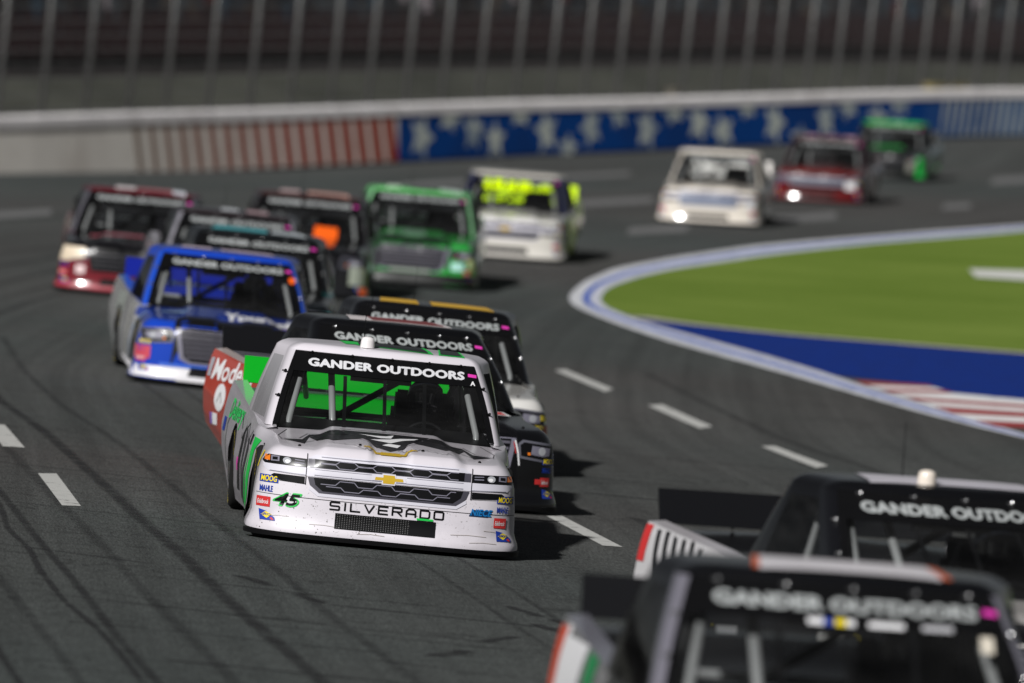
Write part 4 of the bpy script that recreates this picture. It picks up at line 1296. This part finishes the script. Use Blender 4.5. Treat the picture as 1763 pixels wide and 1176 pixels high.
M['visor'] = mesh('visor', V, [(j_ * 13 + i, j_ * 13 + i + 1, j_ * 13 + i + 14, j_ * 13 + i + 13) for j_ in range(4) for i in range(12)], True)

# ------------------------------------------------------------------ putting a truck on the track
SC = 1.035
TRUCK_GROUP = 'race trucks running nose to tail through the turn'
def P_(h, **k): return paint(hx(h), k.pop('rough', .16), k.pop('coat', .85), name='truck_paint', **k)

def seat_matrix(x, y, yaw):
    a = R(yaw); f = Vector((math.sin(a), -math.cos(a), 0)); l = Vector((math.cos(a), math.sin(a), 0))
    def g(p): return Vector((p.x, p.y, float(gz(p.x, p.y))))
    o = Vector((x, y, 0))
    fl, fr = g(o - f * 1.0 - l * .85), g(o - f * 1.0 + l * .85); rl, rr = g(o - f * 4.0 - l * .85), g(o - f * 4.0 + l * .85)
    X = ((fr + rr) - (fl + rl)).normalized(); Y = ((rl + rr) - (fl + fr)).normalized()
    Z = X.cross(Y).normalized(); X = Y.cross(Z)
    c = (fl + fr + rl + rr) / 4 - Y * 2.5
    m = Matrix.Identity(4)
    for i, v in enumerate((X, Y, Z)): m.col[i][:3] = v * SC
    m.col[3][:3] = c
    return m

def truck(label, x, y, yaw, nose, hood=None, fender=None, door=None, bed=None, roof=None, frame=None, spoiler=None, deck=None, rail=None,
          make='toy', detail=2, driver=False, dome=None, right=None, helmet='181a20', pillar=None):
    col = lambda c, dflt: (P_(c) if isinstance(c, str) else c) if c is not None else dflt
    nose = col(nose, None); hood = col(hood, nose); fender = col(fender, nose); door = col(door, fender); bed = col(bed, door)
    frame = col(frame, hood); roof = col(roof, frame); spoiler = col(spoiler, mBLACK); deck = col(deck, mBLACK); rail = col(rail, bed)
    right = col(right, None); pillar = col(pillar, frame)
    t = bpy.data.objects.new('race_truck', None); link(t)
    t.matrix_world = seat_matrix(x, y, yaw)
    tag(t, label, 'truck', TRUCK_GROUP)
    p = lambda n, k, m: put(n, M[k], m, t)
    p('nose', 'nose', nose); p('hood', 'hood', hood)
    for s_ in 'lr':
        p('fender', 'fender' + s_, fender if s_ == 'l' or right is None else right); p('door', 'door' + s_, door if s_ == 'l' or right is None else right)
        p('bedside', 'bed' + s_, bed if s_ == 'l' or right is None else right)
        p('bed_rail', 'rail' + s_, rail); p('belt_panel', 'belt' + s_, door)
    p('bed_cover', 'deck', deck); p('tailgate', 'tail', bed)
    sp = p('spoiler', 'spoiler', spoiler)
    b = put('spoiler_brace', M['brace'], mBLK, sp); b2 = put('spoiler_brace', M['brace'], mBLK, sp); b.location.x = -.5; b2.location.x = .5
    p('splitter', 'splitter', mBLK); p('floor_pan', 'tray', mBLK)
    p('cab_frame', 'frame', frame); p('pillar', 'apl', pillar); p('pillar', 'apr', pillar); p('roof', 'roof', roof)
    p('windshield', 'ws', GLASS); p('rear_window', 'rw', GLASS); p('side_window', 'swl', GLASS); p('window_net', 'swr', mDARK)
    h = p('header_banner', 'header', mBLK)
    put('banner_lettering', DM['banner'], dLET if make == 'chev' and detail > 1 else dLETDIM, h); put('pink_tab', DM['tab'], None, h)
    p('windshield_trim', 'triml', mBLK); p('windshield_trim', 'trimr', mBLK)
    for k in range(3): p('windshield_strap', 'strap%d' % k, mBLK)
    p('dashboard', 'dash', mBLK); p('bulkhead', 'bulk', mDARK); p('roll_cage', 'cage', mTUBE); p('seat', 'seat', mDARK)
    p('rear_view_mirror', 'mirror', mBLK); p('steering_wheel', 'wheel_s', mBLK); [p('wheel_arch_liner', 'liner' + k, mBLK) for k in ('lf', 'lb', 'rf', 'rb')]
    for sg in (-1, 1):
        for cy in (.97, 3.82):
            w = put('wheel', M['rim'], mRIM, t); w.scale = (1, .9, .9); w.location = (sg * (.80 if sg > 0 or cy < 2 else .88), cy, .32); w.rotation_euler = (0, 0, 0 if sg > 0 else math.pi)
            ty = put('tyre', M['tyre'], mRUB, w)
            put('tyre_lettering', M['tlet'], dYEL, w)
            q = put('tyre_lettering', M['tlet'], dYEL, w); q.rotation_euler.x = math.pi
    if detail >= 1:
        for cx, b in CLIPS:
            q = put('windshield_clip', M['clip'], mBLK if make == 'chev' else mCLIP, t)
            n = (ws_pt(cx, b, .1) - ws_pt(cx, b, 0)).normalized()
            q.matrix_local = Matrix.Translation(ws_pt(cx, b, .008)) @ n.to_track_quat('Z', 'X').to_matrix().to_4x4()
        for cx in (-.66, -.22, .24, .66):
            q = put('hood_pin', M['pin'], mBLK, t); q.scale = (.8, .8, .55); q.location = (cx, .36, float(hood_h(cx, .36)) - .004)
        an = put('antenna', M['antenna'], mBLK, t); an.location = (-.15, 2.95, 1.383)
    if dome:
        q = put('roof_camera', M['dome'], P_(dome), t); q.location = (-.14, 2.50, 1.372)
    for s_ in 'lr':
        put('headlight', DM[('lamp_chev' if make == 'chev' else 'lamp_toy') + s_], None, t)
    put('grille', DM['grille_' + make], None, t)
    put('lower_intake', DM['intake' if make == 'chev' and detail > 1 else 'intake_plain'], None, t)
    if make == 'chev':
        put('emblem', DM['emblem_chev'], None, t)
        for s_ in 'lr': put('side_vent', DM['vent_' + s_], None, t)
    if detail >= 1:
        for k in STK: put(k.name.split('.')[0], k, None, t)
    if driver:
        b = put('person', M['driver'], matte(hx('14161a'), .8, 'race_suit'), None)
        b.matrix_world = t.matrix_world.copy()
        tag(b, driver, 'person', 'drivers at the wheel')
        put('helmet', M['helmet'], P_(helmet), b); put('visor', M['visor'], paint((.02, .02, .03), .08, 1., name='visor_tint'), b)
    return t
STK = sticker_set(-1) + sticker_set(1)
def dec(t, name, *ops, joined=False):
    d = Decal()
    for op in ops:
        kw = op[-1] if isinstance(op[-1], dict) else {}
        a = op[1:-1] if kw else op[1:]
        getattr(d, op[0])(*a, **kw)
        if not joined:
            o = bpy.data.objects.new(name, d.mesh(name)); link(o, t); d = Decal()
    if joined:
        o = bpy.data.objects.new(name, d.mesh(name)); link(o, t); o['kind'] = 'stuff'

# ---- white truck, in focus
W = truck('white pickup race truck with green bed, number 45 and honeycomb grille, leading the middle pack', -.97, 64.0, 3.4, mWHITEG, hood=mWHITE, fender=mWHITE, door=mWHITE,
          roof=mWHITE, frame=mWHITE, spoiler='00a01c', deck='007014', rail='b8d8c0', make='chev', dome='e8e4e4', detail=2, driver='person in dark suit and black helmet driving the white truck')
put('small_letter', DM['tab2'], None, W)
for c_ in W.children:
    if c_.name.startswith('side_window'): c_.material_slots[0].material = paint(hx('a8a6aa'), .25, .6, name='frosted_window')
o = bpy.data.objects.new('bumper_lettering', bumper_letters()); link(o, W)
n45 = lambda d_: d_
dec(W, 'front_number', ('text', 'F', '45', -.822, -.618, .286, .392, dGREEN, 1, dict(bold=.05, shear=.28)), ('text', 'F', '45', -.808, -.632, .296, .382, dBLACK, 2, dict(bold=.05, shear=.28)))
dec(W, 'sponsor_lettering', ('poly', 'F', [(.60, .345), (.74, .345), (.755, .362), (.77, .392), (.625, .396)], vin('0a2a50'), 1), ('text', 'F', 'NIECE', .612, .772, .352, .402, dNIE, 2, dict(bold=.05, shear=.25)))
dec(W, 'green_tab', ('rect', 'F', .225, .345, .279, .294, dGREEN, 2))
dec(W, 'bumper_seam', ('stroke', 'F', [(-.94, .372), (-.6, .366), (0, .366), (.6, .366), (.94, .372)], .004, mDARK, 0))
dec(W, 'hood_seam', ('stroke', 'F', [(-.602, .47), (-.602, .70)], .005, mDARK, 3), ('stroke', 'F', [(.602, .47), (.602, .70)], .005, mDARK, 3),
    ('stroke', 'T', [(-.72, 1.50), (-.80, 1.0), (-.78, .75)], .005, mDARK, 0), ('stroke', 'T', [(.72, 1.50), (.80, 1.0), (.78, .75)], .005, mDARK, 0))
hg = []
for q in (-1, 1):
    X = lambda pts: [(q * a * .90, .22 + .86 * b) for a, b in pts]
    hg += [('poly', 'T', X([(-.86, .62), (-.70, .64), (-.63, .93), (-.38, 1.04), (-.345, .98), (-.63, .84), (-.69, .44)]), dBLACK, 1),
           ('poly', 'T', X([(-.64, .80), (-.34, .965), (-.29, .86), (-.58, .62)]), dBLACK, 1),
           ('poly', 'T', X([(-.56, .60), (-.28, .84), (-.21, .68), (-.46, .46)]), dBLACK, 1),
           ('stroke', 'T', X([(-.88, .60), (-.68, .50), (-.60, .62), (-.44, .52), (-.25, .64), (-.14, .52), (-.10, .42), (0, .38)]), .007, dBLACK, 1),
           ('stroke', 'T', X([(-.88, .66), (-.72, .70), (-.64, .98), (-.40, 1.06)]), .006, dBLACK, 1)]
hg += [('poly', 'T', [(-.33, 1.12), (.33, 1.12), (.15, .74), (.11, .62), (0, .50), (-.11, .62), (-.15, .74)], dBLACK, 1),
       ('poly', 'T', [(-.20, .99), (-.05, .88), (.03, .90), (.06, 1.06), (.0, .985), (-.08, .97)], dWHITE, 2),
       ('poly', 'T', [(-.13, .80), (.02, .74), (.10, .84), (.20, .92), (.24, 1.0), (.10, .93), (.02, .86)], dWHITE, 2),
       ('poly', 'T', [(-.05, .66), (.06, .62), (.09, .70), (0, .72)], dWHITE, 2),
       ('stroke', 'T', [(-.33, 1.42), (.20, 1.42)], .018, dBLACK, 1)]
# stretched along the hood so that it fills the panel from the nose to the cowl
hg = [h if max(p[1] for p in h[2]) > 1.4 else (h[0], h[1], [(a, .34 + (b - .5) * 1.58) for a, b in h[2]], *h[3:]) for h in hg]
dec(W, 'hood_graphic', *hg)
sc_ = []
for x0, x1, y0 in ((-.44, -.22, .40), (.06, .46, .40), (-.24, -.14, .30)):
    n = int((x1 - x0) / .016); pts = [(x0 + (x1 - x0) * i / n, y0 + rng.uniform(-.05, .05) - .08 * i / n) for i in range(n + 1)]
    sc_.append(('stroke', 'T', pts, .004, dBLACK, 1))
dec(W, 'hood_script', *sc_, joined=True)
dec(W, 'hood_emblem', ('poly', 'T', [(-.20, .30), (-.135, .295), (-.115, .20), (.115, .20), (.135, .295), (.20, .30), (.19, .34), (.12, .35), (.10, .255), (-.10, .255), (-.12, .35), (-.19, .34)], dGOLD, 2, .03),
    ('poly', 'T', [(-.075, .185), (.075, .185), (.07, .27), (-.07, .27)], dGOLD, 3, .03))
dec(W, 'roof_number', ('poly', 'Q', [(-.30, 2.62), (-.34, 3.0), (-.2, 3.02), (-.17, 2.64)], dGREEN, 1), ('poly', 'Q', [(-.22, 2.60), (-.22, 3.02), (.30, 3.02), (.36, 2.46)], dGREEN, 1),
    ('poly', 'Q', [(-.20, 2.62), (-.20, 3.00), (.27, 3.00), (.325, 2.49)], dBLACK, 2), ('poly', 'Q', [(.40, 2.47), (.42, 3.0), (.58, 2.98), (.60, 2.50)], dGREEN, 1), ('poly', 'Q', [(.415, 2.50), (.43, 2.98), (.565, 2.96), (.58, 2.53)], dBLACK, 2))
dec(W, 'side_graphic', ('poly', 'L', [(1.38, .13), (1.80, .14), (1.62, .67), (1.22, .66), (1.36, .58)], dGREEN, 1), ('poly', 'L', [(1.64, .68), (1.75, .68), (1.80, .60), (1.68, .60)], dBLACK, 2),
    ('poly', 'L', [(1.95, .14), (2.25, .14), (2.10, .66), (1.84, .56)], vin('2c2c2e'), 1), ('poly', 'L', [(2.35, .16), (2.55, .16), (2.70, .68), (2.45, .62)], vin('3a3a3c'), 1), ('poly', 'L', [(2.75, .20), (3.02, .20), (2.95, .62), (2.80, .70)], dBLACK, 1),
    ('poly', 'L', [(2.96, .34), (3.10, .34), (3.08, .44), (2.94, .44)], dPINK, 2), ('stroke', 'L', [(1.85, .70), (2.2, .60), (2.6, .72), (3.0, .58), (3.4, .76)], .014, dBLACK, 1),
    ('stroke', 'L', [(4.25, .30), (4.5, .45), (4.6, .62), (4.4, .74)], .03, vin('6a7068'), 1))
dec(W, 'bed_lettering', ('text', 'L', 'Delivery', 3.3, 4.6, .62, .82, vin('30d868'), 1, dict(bold=.03, shear=.3, flip=True)), ('poly', 'L', [(4.75, .55), (4.95, .55), (4.95, .66), (4.75, .66)], dBLUE, 1))
dec(W, 'fender_sticker', ('poly', 'L', [(.52, .50), (.62, .50), (.62, .62), (.52, .62)], dYEL, 1))

sp_ = []
for k in range(60):
    x = float(np.clip(rng.normal(-.35, .42), -.9, .9)); z = float(np.clip(rng.gamma(2.0, .07) + .10, .10, .55)); r_ = rng.uniform(.002, .0052)
    sp_.append(('poly', 'F', [(x - r_, z), (x, z - r_ * .8), (x + r_ * 1.3, z), (x, z + r_)], vin('6a645e'), 1))
dec(W, 'dirt_speck', *sp_, joined=True)
for x, z, l, a in ((-.86, .20, .16, .1), (-.55, .17, .22, -.05), (.48, .19, .26, .03), (.72, .24, .14, -.12), (-.2, .13, .2, .02), (.62, .14, .2, .04)):
    dec(W, 'scuff', ('stroke', 'F', [(x, z), (x + l * .5, z + a * .06 + .006), (x + l, z + a * .12)], .004, vin('b4adaa'), 1))
# ---- black truck tucked in behind it
K = truck('black race truck with coral red bed side, tucked right behind the white number 45 truck', -.56, 71.3, 12.5, '0b0b0d', bed='d04a38', right='0b0b0d', rail='e8d8d4', deck='0c0c0c', driver='person in dark suit driving the black truck with the coral bed side')
dec(K, 'bed_lettering', ('text', 'L', 'Modern', 3.5, 4.95, .68, .86, dWHITE, 1, dict(bold=.03, shear=.15, flip=True)), ('poly', 'L', [(4.98, .70), (5.1, .70), (5.1, .86), (4.98, .86)], vin('a8a8b0'), 1))
c_ = [(4.05 + .19 * math.cos(a), .54 + .12 * math.sin(a)) for a in np.linspace(0, 6.283, 21)[:-1]]
dec(K, 'bed_sticker', ('poly', 'L', [(y + .45, z) for y, z in c_], dWHITE, 1), ('stroke', 'L', [(4.42, .50), (4.5, .58), (4.58, .50)], .02, vin('8a8a8a'), 2), ('poly', 'L', [(4.55, .30), (4.75, .30), (4.75, .40), (4.55, .40)], dWHITE, 1), ('poly', 'L', [(4.76, .30), (4.85, .30), (4.85, .40), (4.76, .40)], vin('8060c0'), 1))
dec(K, 'hood_sticker', ('poly', 'T', [(.40, 1.18), (.74, 1.18), (.74, 1.50), (.40, 1.50)], dWHITE, 1), ('poly', 'T', [(.42, 1.23), (.71, 1.23), (.71, 1.45), (.42, 1.45)], dRED, 2), ('poly', 'T', [(.50, 1.29), (.60, 1.29), (.60, 1.39), (.50, 1.39)], dWHITE, 3))
dec(K, 'roof_stripe_or_glint', ('poly', 'Q', [(-.42, 2.50), (.46, 2.50), (.42, 3.0), (-.36, 3.0)], vin('d8d0d0'), 1), ('poly', 'Q', [(-.22, 2.54), (.40, 2.54), (.36, 2.97), (-.2, 2.97)], vin('7a2020'), 2))
dec(K, 'nose_glint_and_print', ('stroke', 'F', [(.55, .64), (.575, .54), (.59, .44)], .014, dWHITE, 4), ('stroke', 'F', [(.535, .63), (.555, .54)], .008, dRED, 5), ('rect', 'F', .74, .80, .285, .33, dRED, 3))  # white stroke paints a reflected highlight; the red marks are print
K2 = truck('black topped race truck with gold roof panels and white hood, third in the middle pack', -.66, 78.5, 5, 'dcdad6', hood='dcdad6', frame='0b0b0d', roof='0b0b0d', deck='0c0c0c', make='toy', driver=None)
dec(K2, 'roof_panel', ('poly', 'Q', [(-.50, 2.50), (-.14, 2.47), (-.14, 3.0), (-.46, 3.0)], vin('d8a820'), 1), ('poly', 'Q', [(-.02, 2.47), (.56, 2.50), (.52, 3.0), (-.02, 3.0)], vin('d8a820'), 1))
dec(K2, 'hood_scoop_print', ('poly', 'T', [(.40, 1.05), (.52, 1.05), (.52, 1.5), (.40, 1.5)], dBLACK, 1))
dec(K2, 'side_stripe', ('poly', 'F', [(.90, .38), (.96, .38), (.96, .52), (.90, .50)], dRED, 3), ('poly', 'F', [(.86, .55), (.95, .55), (.95, .60), (.86, .60)], dYEL, 3))

# ---- blue truck on the outside lane
B = truck('bright blue race truck with white lower bumper and white sides, on the outside lane', -3.09, 91.6, 4.5, '1540b0', fender='e0e0e2', door='e6e6e8', bed='e6e6e6', frame='1540b0', spoiler='10208a', deck='1238a0', rail='3a78d8', right='1540b0', pillar='1c50c8', driver='person in dark suit driving the bright blue truck')
dec(B, 'lower_band', ('poly', 'F', [(-.985, .09), (.985, .09), (.985, .225), (.5, .235), (-.5, .235), (-.985, .225)], vin('d8d6da'), 0), ('poly', 'F', [(-.70, .238), (.12, .238), (.12, .275), (-.70, .27)], vin('3a6ad0'), 1),
    ('poly', 'F', [(-.1, .13), (.44, .13), (.44, .20), (-.1, .20)], mBLK, 3), ('rect', 'F', -.06, .0, .135, .195, dRED, 4), ('rect', 'F', .10, .16, .135, .195, dRED, 4), ('rect', 'F', .26, .32, .135, .195, dRED, 4))
dec(B, 'hood_lettering', ('text', 'T', 'Yourself', -.02, .74, .50, 1.15, dWHITE, 1, dict(bold=.03, shear=.2)), ('poly', 'T', [(-.68, 1.0), (-.40, 1.0), (-.40, 1.16), (-.68, 1.16)], vin('6080a0'), 1))
dec(B, 'roof_stripe_or_glint', ('poly', 'Q', [(-.50, 2.62), (-.16, 2.60), (-.16, 3.0), (-.45, 3.0)], vin('c8b8c8'), 1), ('poly', 'Q', [(-.06, 2.60), (.52, 2.62), (.48, 3.0), (-.06, 3.0)], vin('c8b8c8'), 1))
dec(B, 'corner_sticker', ('poly', 'F', [(-.95, .30), (-.80, .30), (-.80, .44), (-.95, .44)], vin('c04858'), 2), ('poly', 'H', [(.66, .67), (.68, .64), (.71, .64), (.73, .67), (.73, .73), (.71, .76), (.68, .76), (.66, .73)], dORG, 2))
dec(B, 'side_print', ('poly', 'L', [(1.7, .2), (2.4, .2), (2.6, .75), (2.0, .75)], vin('a8a8a4'), 1), ('stroke', 'L', [(.9, .78), (1.4, .5), (1.5, .2)], .05, vin('8098b8'), 1), ('poly', 'L', [(3.3, .6), (4.4, .6), (4.3, .8), (3.4, .8)], vin('9aa09a'), 1))
# ---- the two roofs just behind it
C2 = truck('black race truck with teal roof stripe and teal right flank, directly behind the blue truck', -3.12, 101.2, 2.5, '16a0a0', hood='101416', frame='0e1012', roof='15181a', right='16a0a0', deck='14181a', make='dark')
dec(C2, 'roof_stripe_or_glint', ('poly', 'Q', [(-.55, 2.48), (.1, 2.45), (.1, 3.0), (-.5, 3.0)], vin('4aa8b0'), 1), ('poly', 'Q', [(.16, 2.45), (.56, 2.48), (.5, 3.0), (.16, 3.0)], vin('b8c0c4'), 1))  # teal panel is livery; the pale one paints a silver highlight
Dk = truck('black race truck with pale pillars and pale fender, second behind the blue truck', -3.62, 109.6, 3, 'c4c0c8', hood='101012', frame='0e0e10', roof='2a2426', pillar='8a8890', deck='101010', fender='c8c4cc', make='dark')
dec(Dk, 'roof_stripe_or_glint', ('poly', 'Q', [(-.2, 2.46), (.02, 2.46), (.02, 2.9), (-.2, 2.9)], vin('c8ccd0'), 1), ('poly', 'Q', [(.12, 2.46), (.4, 2.46), (.4, 2.9), (.12, 2.9)], vin('b09498'), 1))  # pale patches paint the highlights on the dark roof
# ---- far left maroon truck
Rd = truck('maroon and black race truck on the far left of the pack', -5.24, 116.4, 1, '701c26', hood='0c0b0d', frame='0c0b0d', roof='50161e', make='dark', pillar='5a5860', deck='0c0c0c')
dec(Rd, 'nose_print', ('poly', 'F', [(-.94, .46), (-.62, .52), (-.60, .66), (-.90, .67)], vin('d8c8b0'), 5), ('poly', 'F', [(-.98, .09), (.98, .09), (.98, .16), (-.98, .16)], vin('a03844'), 1), ('poly', 'F', [(-.72, .30), (-.6, .30), (-.6, .42), (-.72, .42)], vin('e0c8c8'), 2), ('poly', 'F', [(-.05, .12), (.5, .12), (.5, .30), (-.05, .30)], vin('141012'), 3))
dec(Rd, 'hood_print_or_glint', ('poly', 'T', [(-.60, 1.05), (.12, 1.0), (.12, 1.32), (-.60, 1.38)], vin('a85864'), 1), ('poly', 'T', [(.28, 1.05), (.45, 1.05), (.45, 1.3), (.28, 1.3)], vin('b8a8a8'), 1))
dec(Rd, 'roof_stripe_or_glint', ('poly', 'Q', [(-.36, 2.44), (-.08, 2.42), (-.08, 2.95), (-.34, 2.95)], vin('e0d8d8'), 1), ('poly', 'Q', [(-.06, 2.42), (.42, 2.44), (.40, 2.95), (-.06, 2.95)], vin('9a6064'), 1), ('poly', 'Q', [(.42, 2.44), (.60, 2.46), (.56, 2.95), (.40, 2.95)], vin('d0d4dc'), 1))
# ---- dark truck with the orange panel
Og = truck('dark grey race truck with bright orange hood panel, between the blue and green trucks', -3.12, 122.6, -1, '1a1a1c', frame='1c1416', roof='3a2624', hood='0f0f11', make='dark', deck='101010', right='202022')
dec(Og, 'hood_panel', ('poly', 'T', [(.05, .30), (.46, .30), (.46, 1.40), (.05, 1.40)], dORG, 1), ('poly', 'H', [(.12, .02), (.46, .02), (.45, .30), (.13, .32)], dORG, 2))
dec(Og, 'roof_stripe_or_glint', ('poly', 'Q', [(-.45, 2.46), (-.16, 2.44), (-.16, 2.95), (-.42, 2.95)], vin('c8b0b0'), 1), ('poly', 'Q', [(-.05, 2.44), (.55, 2.46), (.5, 2.95), (-.05, 2.95)], vin('c89c90'), 1))
dec(Og, 'nose_print', ('poly', 'F', [(.72, .25), (.92, .25), (.92, .52), (.72, .52)], vin('a8b0a0'), 3), ('poly', 'F', [(-.3, .35), (.5, .35), (.5, .5), (-.3, .5)], vin('4a4c52'), 3), ('poly', 'F', [(.88, .12), (.97, .12), (.97, .22), (.88, .22)], dORG, 3))
# ---- green truck
Gn = truck('green race truck with black lower bumper in the centre of the far pack', -1.58, 129.6, -1, '34ac48', frame='46aa54', pillar='8ccc94', roof='62b068', hood='2aa03e', make='toy', deck='0e3010')  # pillars paler than the frame: glare painted into their colour
dec(Gn, 'lower_band', ('poly', 'F', [(-.98, .09), (.98, .09), (.98, .26), (-.98, .26)], vin('141614'), 3), ('poly', 'F', [(-.30, .27), (.3, .27), (.3, .31), (-.3, .31)], vin('a0a8a0'), 4))
dec(Gn, 'hood_print_or_glint', ('poly', 'T', [(-.18, .6), (.2, .6), (.16, 1.3), (-.12, 1.3)], vin('60806a'), 1), ('poly', 'F', [(-.96, .36), (-.78, .36), (-.78, .50), (-.96, .50)], dWHITE, 5), ('poly', 'F', [(.60, .33), (.78, .33), (.78, .45), (.60, .45)], vin('c0f0e8'), 5), ('poly', 'F', [(.84, .36), (.95, .36), (.95, .52), (.84, .52)], vin('d8e8a8'), 5))  # pale patches at the nose corners paint lamp reflections
dec(Gn, 'roof_stripe_or_glint', ('poly', 'Q', [(-.14, 2.42), (.24, 2.42), (.24, 2.95), (-.14, 2.95)], vin('303434'), 1), ('poly', 'Q', [(-.5, 2.45), (-.3, 2.45), (-.3, 2.9), (-.5, 2.9)], vin('c8e0c8'), 1), ('poly', 'Q', [(.30, 2.45), (.62, 2.47), (.6, 2.9), (.30, 2.9)], vin('c0ccc8'), 1))
# ---- white truck with fluorescent bed
Yw = truck('white race truck with fluorescent yellow bed and spoiler, right of the green truck', -.16, 143.5, -3.5, 'd4d0c8', hood='d8d6d0', roof='b8b4ac', frame='2c305a', spoiler='d0f000', deck='c4e800', door='2c305a', bed='d0f000', right='c8d870', make='chev', detail=1)
dec(Yw, 'side_print', ('poly', 'R', [(1.5, .12), (3.0, .12), (3.0, .7), (1.5, .7)], vin('c8e800'), 1), ('poly', 'R', [(3.2, .65), (5.0, .65), (5.0, .98), (3.2, .86)], vin('d0f000'), 1))
dec(Yw, 'windshield_print', *[('poly', 'H', [(x, .60 + dy), (x + w, .58 + dy), (x + w - .02, .86 + dy), (x + .02, .88 + dy)], vin('d0f000'), 2) for x, w, dy in ((-.52, .12, 0), (-.38, .20, .01), (-.14, .16, -.02), (.04, .22, -.02))], ('poly', 'H', [(.42, .62), (.56, .62), (.56, .8), (.42, .8)], vin('b8d800'), 2))
# ---- the three far trucks
Fw = truck('plain cream white race truck farthest forward of the three distant trucks', 3.85, 168.3, -5, 'e0d8cc', spoiler='e4e0dc', deck='e4e0dc', make='chev', detail=1)
dec(Fw, 'grille_print', ('poly', 'F', [(-.56, .40), (.50, .40), (.52, .62), (-.58, .64)], vin('70788c'), 5), ('poly', 'F', [(-.45, .17), (.35, .17), (.35, .24), (-.45, .24)], mBLK, 5), ('poly', 'F', [(.70, .38), (.86, .38), (.86, .5), (.70, .5)], dWHITE, 6))
Fr = truck('dark red race truck in the middle of the three distant trucks', 6.70, 188.2, -7, '5a1012', roof='4a2026', frame='38181e', hood='641614', make='bar', right='a87a74', deck='401010', detail=1)
dec(Fr, 'nose_print', ('poly', 'F', [(-.9, .48), (.6, .48), (.6, .58), (-.9, .58)], vin('4a4a5c'), 5), ('poly', 'F', [(.60, .36), (.80, .36), (.80, .52), (.60, .52)], dWHITE, 6), ('poly', 'R', [(1.6, .25), (2.6, .25), (2.6, .7), (1.6, .7)], vin('e0c8c0'), 1))
dec(Fr, 'roof_stripe_or_glint', *[('poly', 'Q', [(x, 2.44), (x + .26, 2.44), (x + .26, 2.9), (x, 2.9)], vin('c09ca4'), 1) for x in (-.5, -.1, .3)])
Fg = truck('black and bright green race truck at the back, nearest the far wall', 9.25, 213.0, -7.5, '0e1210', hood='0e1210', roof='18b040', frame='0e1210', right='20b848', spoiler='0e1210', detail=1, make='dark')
dec(Fg, 'hood_band_and_lit_patch', ('poly', 'T', [(-.72, .95), (.35, .95), (.35, 1.45), (-.72, 1.45)], vin('20c84c'), 1), ('poly', 'F', [(.55, .25), (.72, .25), (.72, .52), (.55, .52)], vin('787870'), 5), ('poly', 'F', [(.78, .12), (.97, .12), (.97, .60), (.80, .64)], vin('20b848'), 5))  # last green nose patch is painted in for light missing on the flank
dec(Fg, 'roof_stripe_or_glint', ('poly', 'Q', [(-.1, 2.44), (.22, 2.44), (.22, 2.9), (-.1, 2.9)], vin('d0ecd4'), 1))

# ---- the two trucks closest to the camera
N2 = truck('black cabbed race truck with white bed and white roof dome, passing at the right edge', 3.09, 47.6, 14, 'd8d4d0', hood='d8d4d0', door='0c0c0e', fender='d8d4d0', bed='dcdadc', frame='0b0b0d', pillar='0f0f12', roof='0b0b0d', deck='0c0c0c', rail='d8d4d8', dome='e8ddd0', driver='person in dark suit driving the truck with the white roof dome')
dec(N2, 'roof_stripe_or_glint', ('poly', 'Q', [(-.48, 2.47), (.6, 2.49), (.56, 3.0), (-.42, 3.0)], vin('c8c4cc'), 1))
dec(N2, 'bed_stripe', *[('poly', 'L', [(3.9 + k * .16, .45), (3.97 + k * .16, .45), (4.12 + k * .16, .90), (4.05 + k * .16, .90)], dBLACK, 1) for k in range(6)])
dec(N2, 'tail_lamp', ('poly', 'L', [(5.02, .70), (5.14, .70), (5.14, .92), (5.02, .92)], dRED, 2), ('poly', 'L', [(5.0, .34), (5.14, .34), (5.14, .55), (5.0, .55)], dRED, 2))
dec(N2, 'hood_print_or_glint', *[('poly', 'T', [(x, y), (x + .10, y), (x + .10, y + .16), (x, y + .16)], dBLACK, 1) for x, y in ((.36, .92), (.52, .92), (.70, .92), (.40, 1.2), (.58, 1.2), (.72, 1.22))])
N = truck('black race truck with pale pillars and white and orange roof stripe, nearest the camera', 1.56, 36.8, 3.2, '121214', hood='121214', fender='121214', door='0d0d0f', bed='b8b8ba', frame='0b0b0d', pillar='74727c', roof='0b0b0d', deck='0c0c0c', rail='8a8a94', driver='person in dark suit driving the truck nearest the camera')
dec(N, 'roof_stripe_or_glint', ('poly', 'Q', [(-.40, 2.46), (.50, 2.48), (.46, 3.0), (-.36, 3.0)], vin('d06030'), 1), ('poly', 'Q', [(-.37, 2.44), (.45, 2.455), (.42, 3.0), (-.33, 3.0)], vin('d8d4d8'), 2))
dec(N, 'bed_print', ('poly', 'L', [(4.2, .3), (4.9, .3), (4.9, .95), (4.0, .9)], dWHITE, 1), ('poly', 'L', [(4.9, .6), (5.1, .6), (5.1, 1.0), (4.85, 1.0)], vin('d04a28'), 2), ('poly', 'L', [(3.55, .5), (3.9, .5), (3.9, .85), (3.55, .85)], vin('1f8a50'), 2))
dec(N, 'windshield_print', ('rect', 'H', -.17, -.10, .70, .745, dWHITE, 2), ('rect', 'H', -.10, -.05, .70, .745, dBLUE, 2), ('rect', 'H', -.05, .0, .70, .745, dYEL, 2), ('rect', 'H', .0, .04, .70, .745, dWHITE, 2), ('rect', 'H', .10, .26, .70, .74, dWHITE, 2), ('rect', 'H', .34, .48, .70, .74, vin('b8b8bc'), 2), ('rect', 'H', .60, .66, .56, .68, vin('d8d0c0'), 2))
bpy.context.view_layer.update()
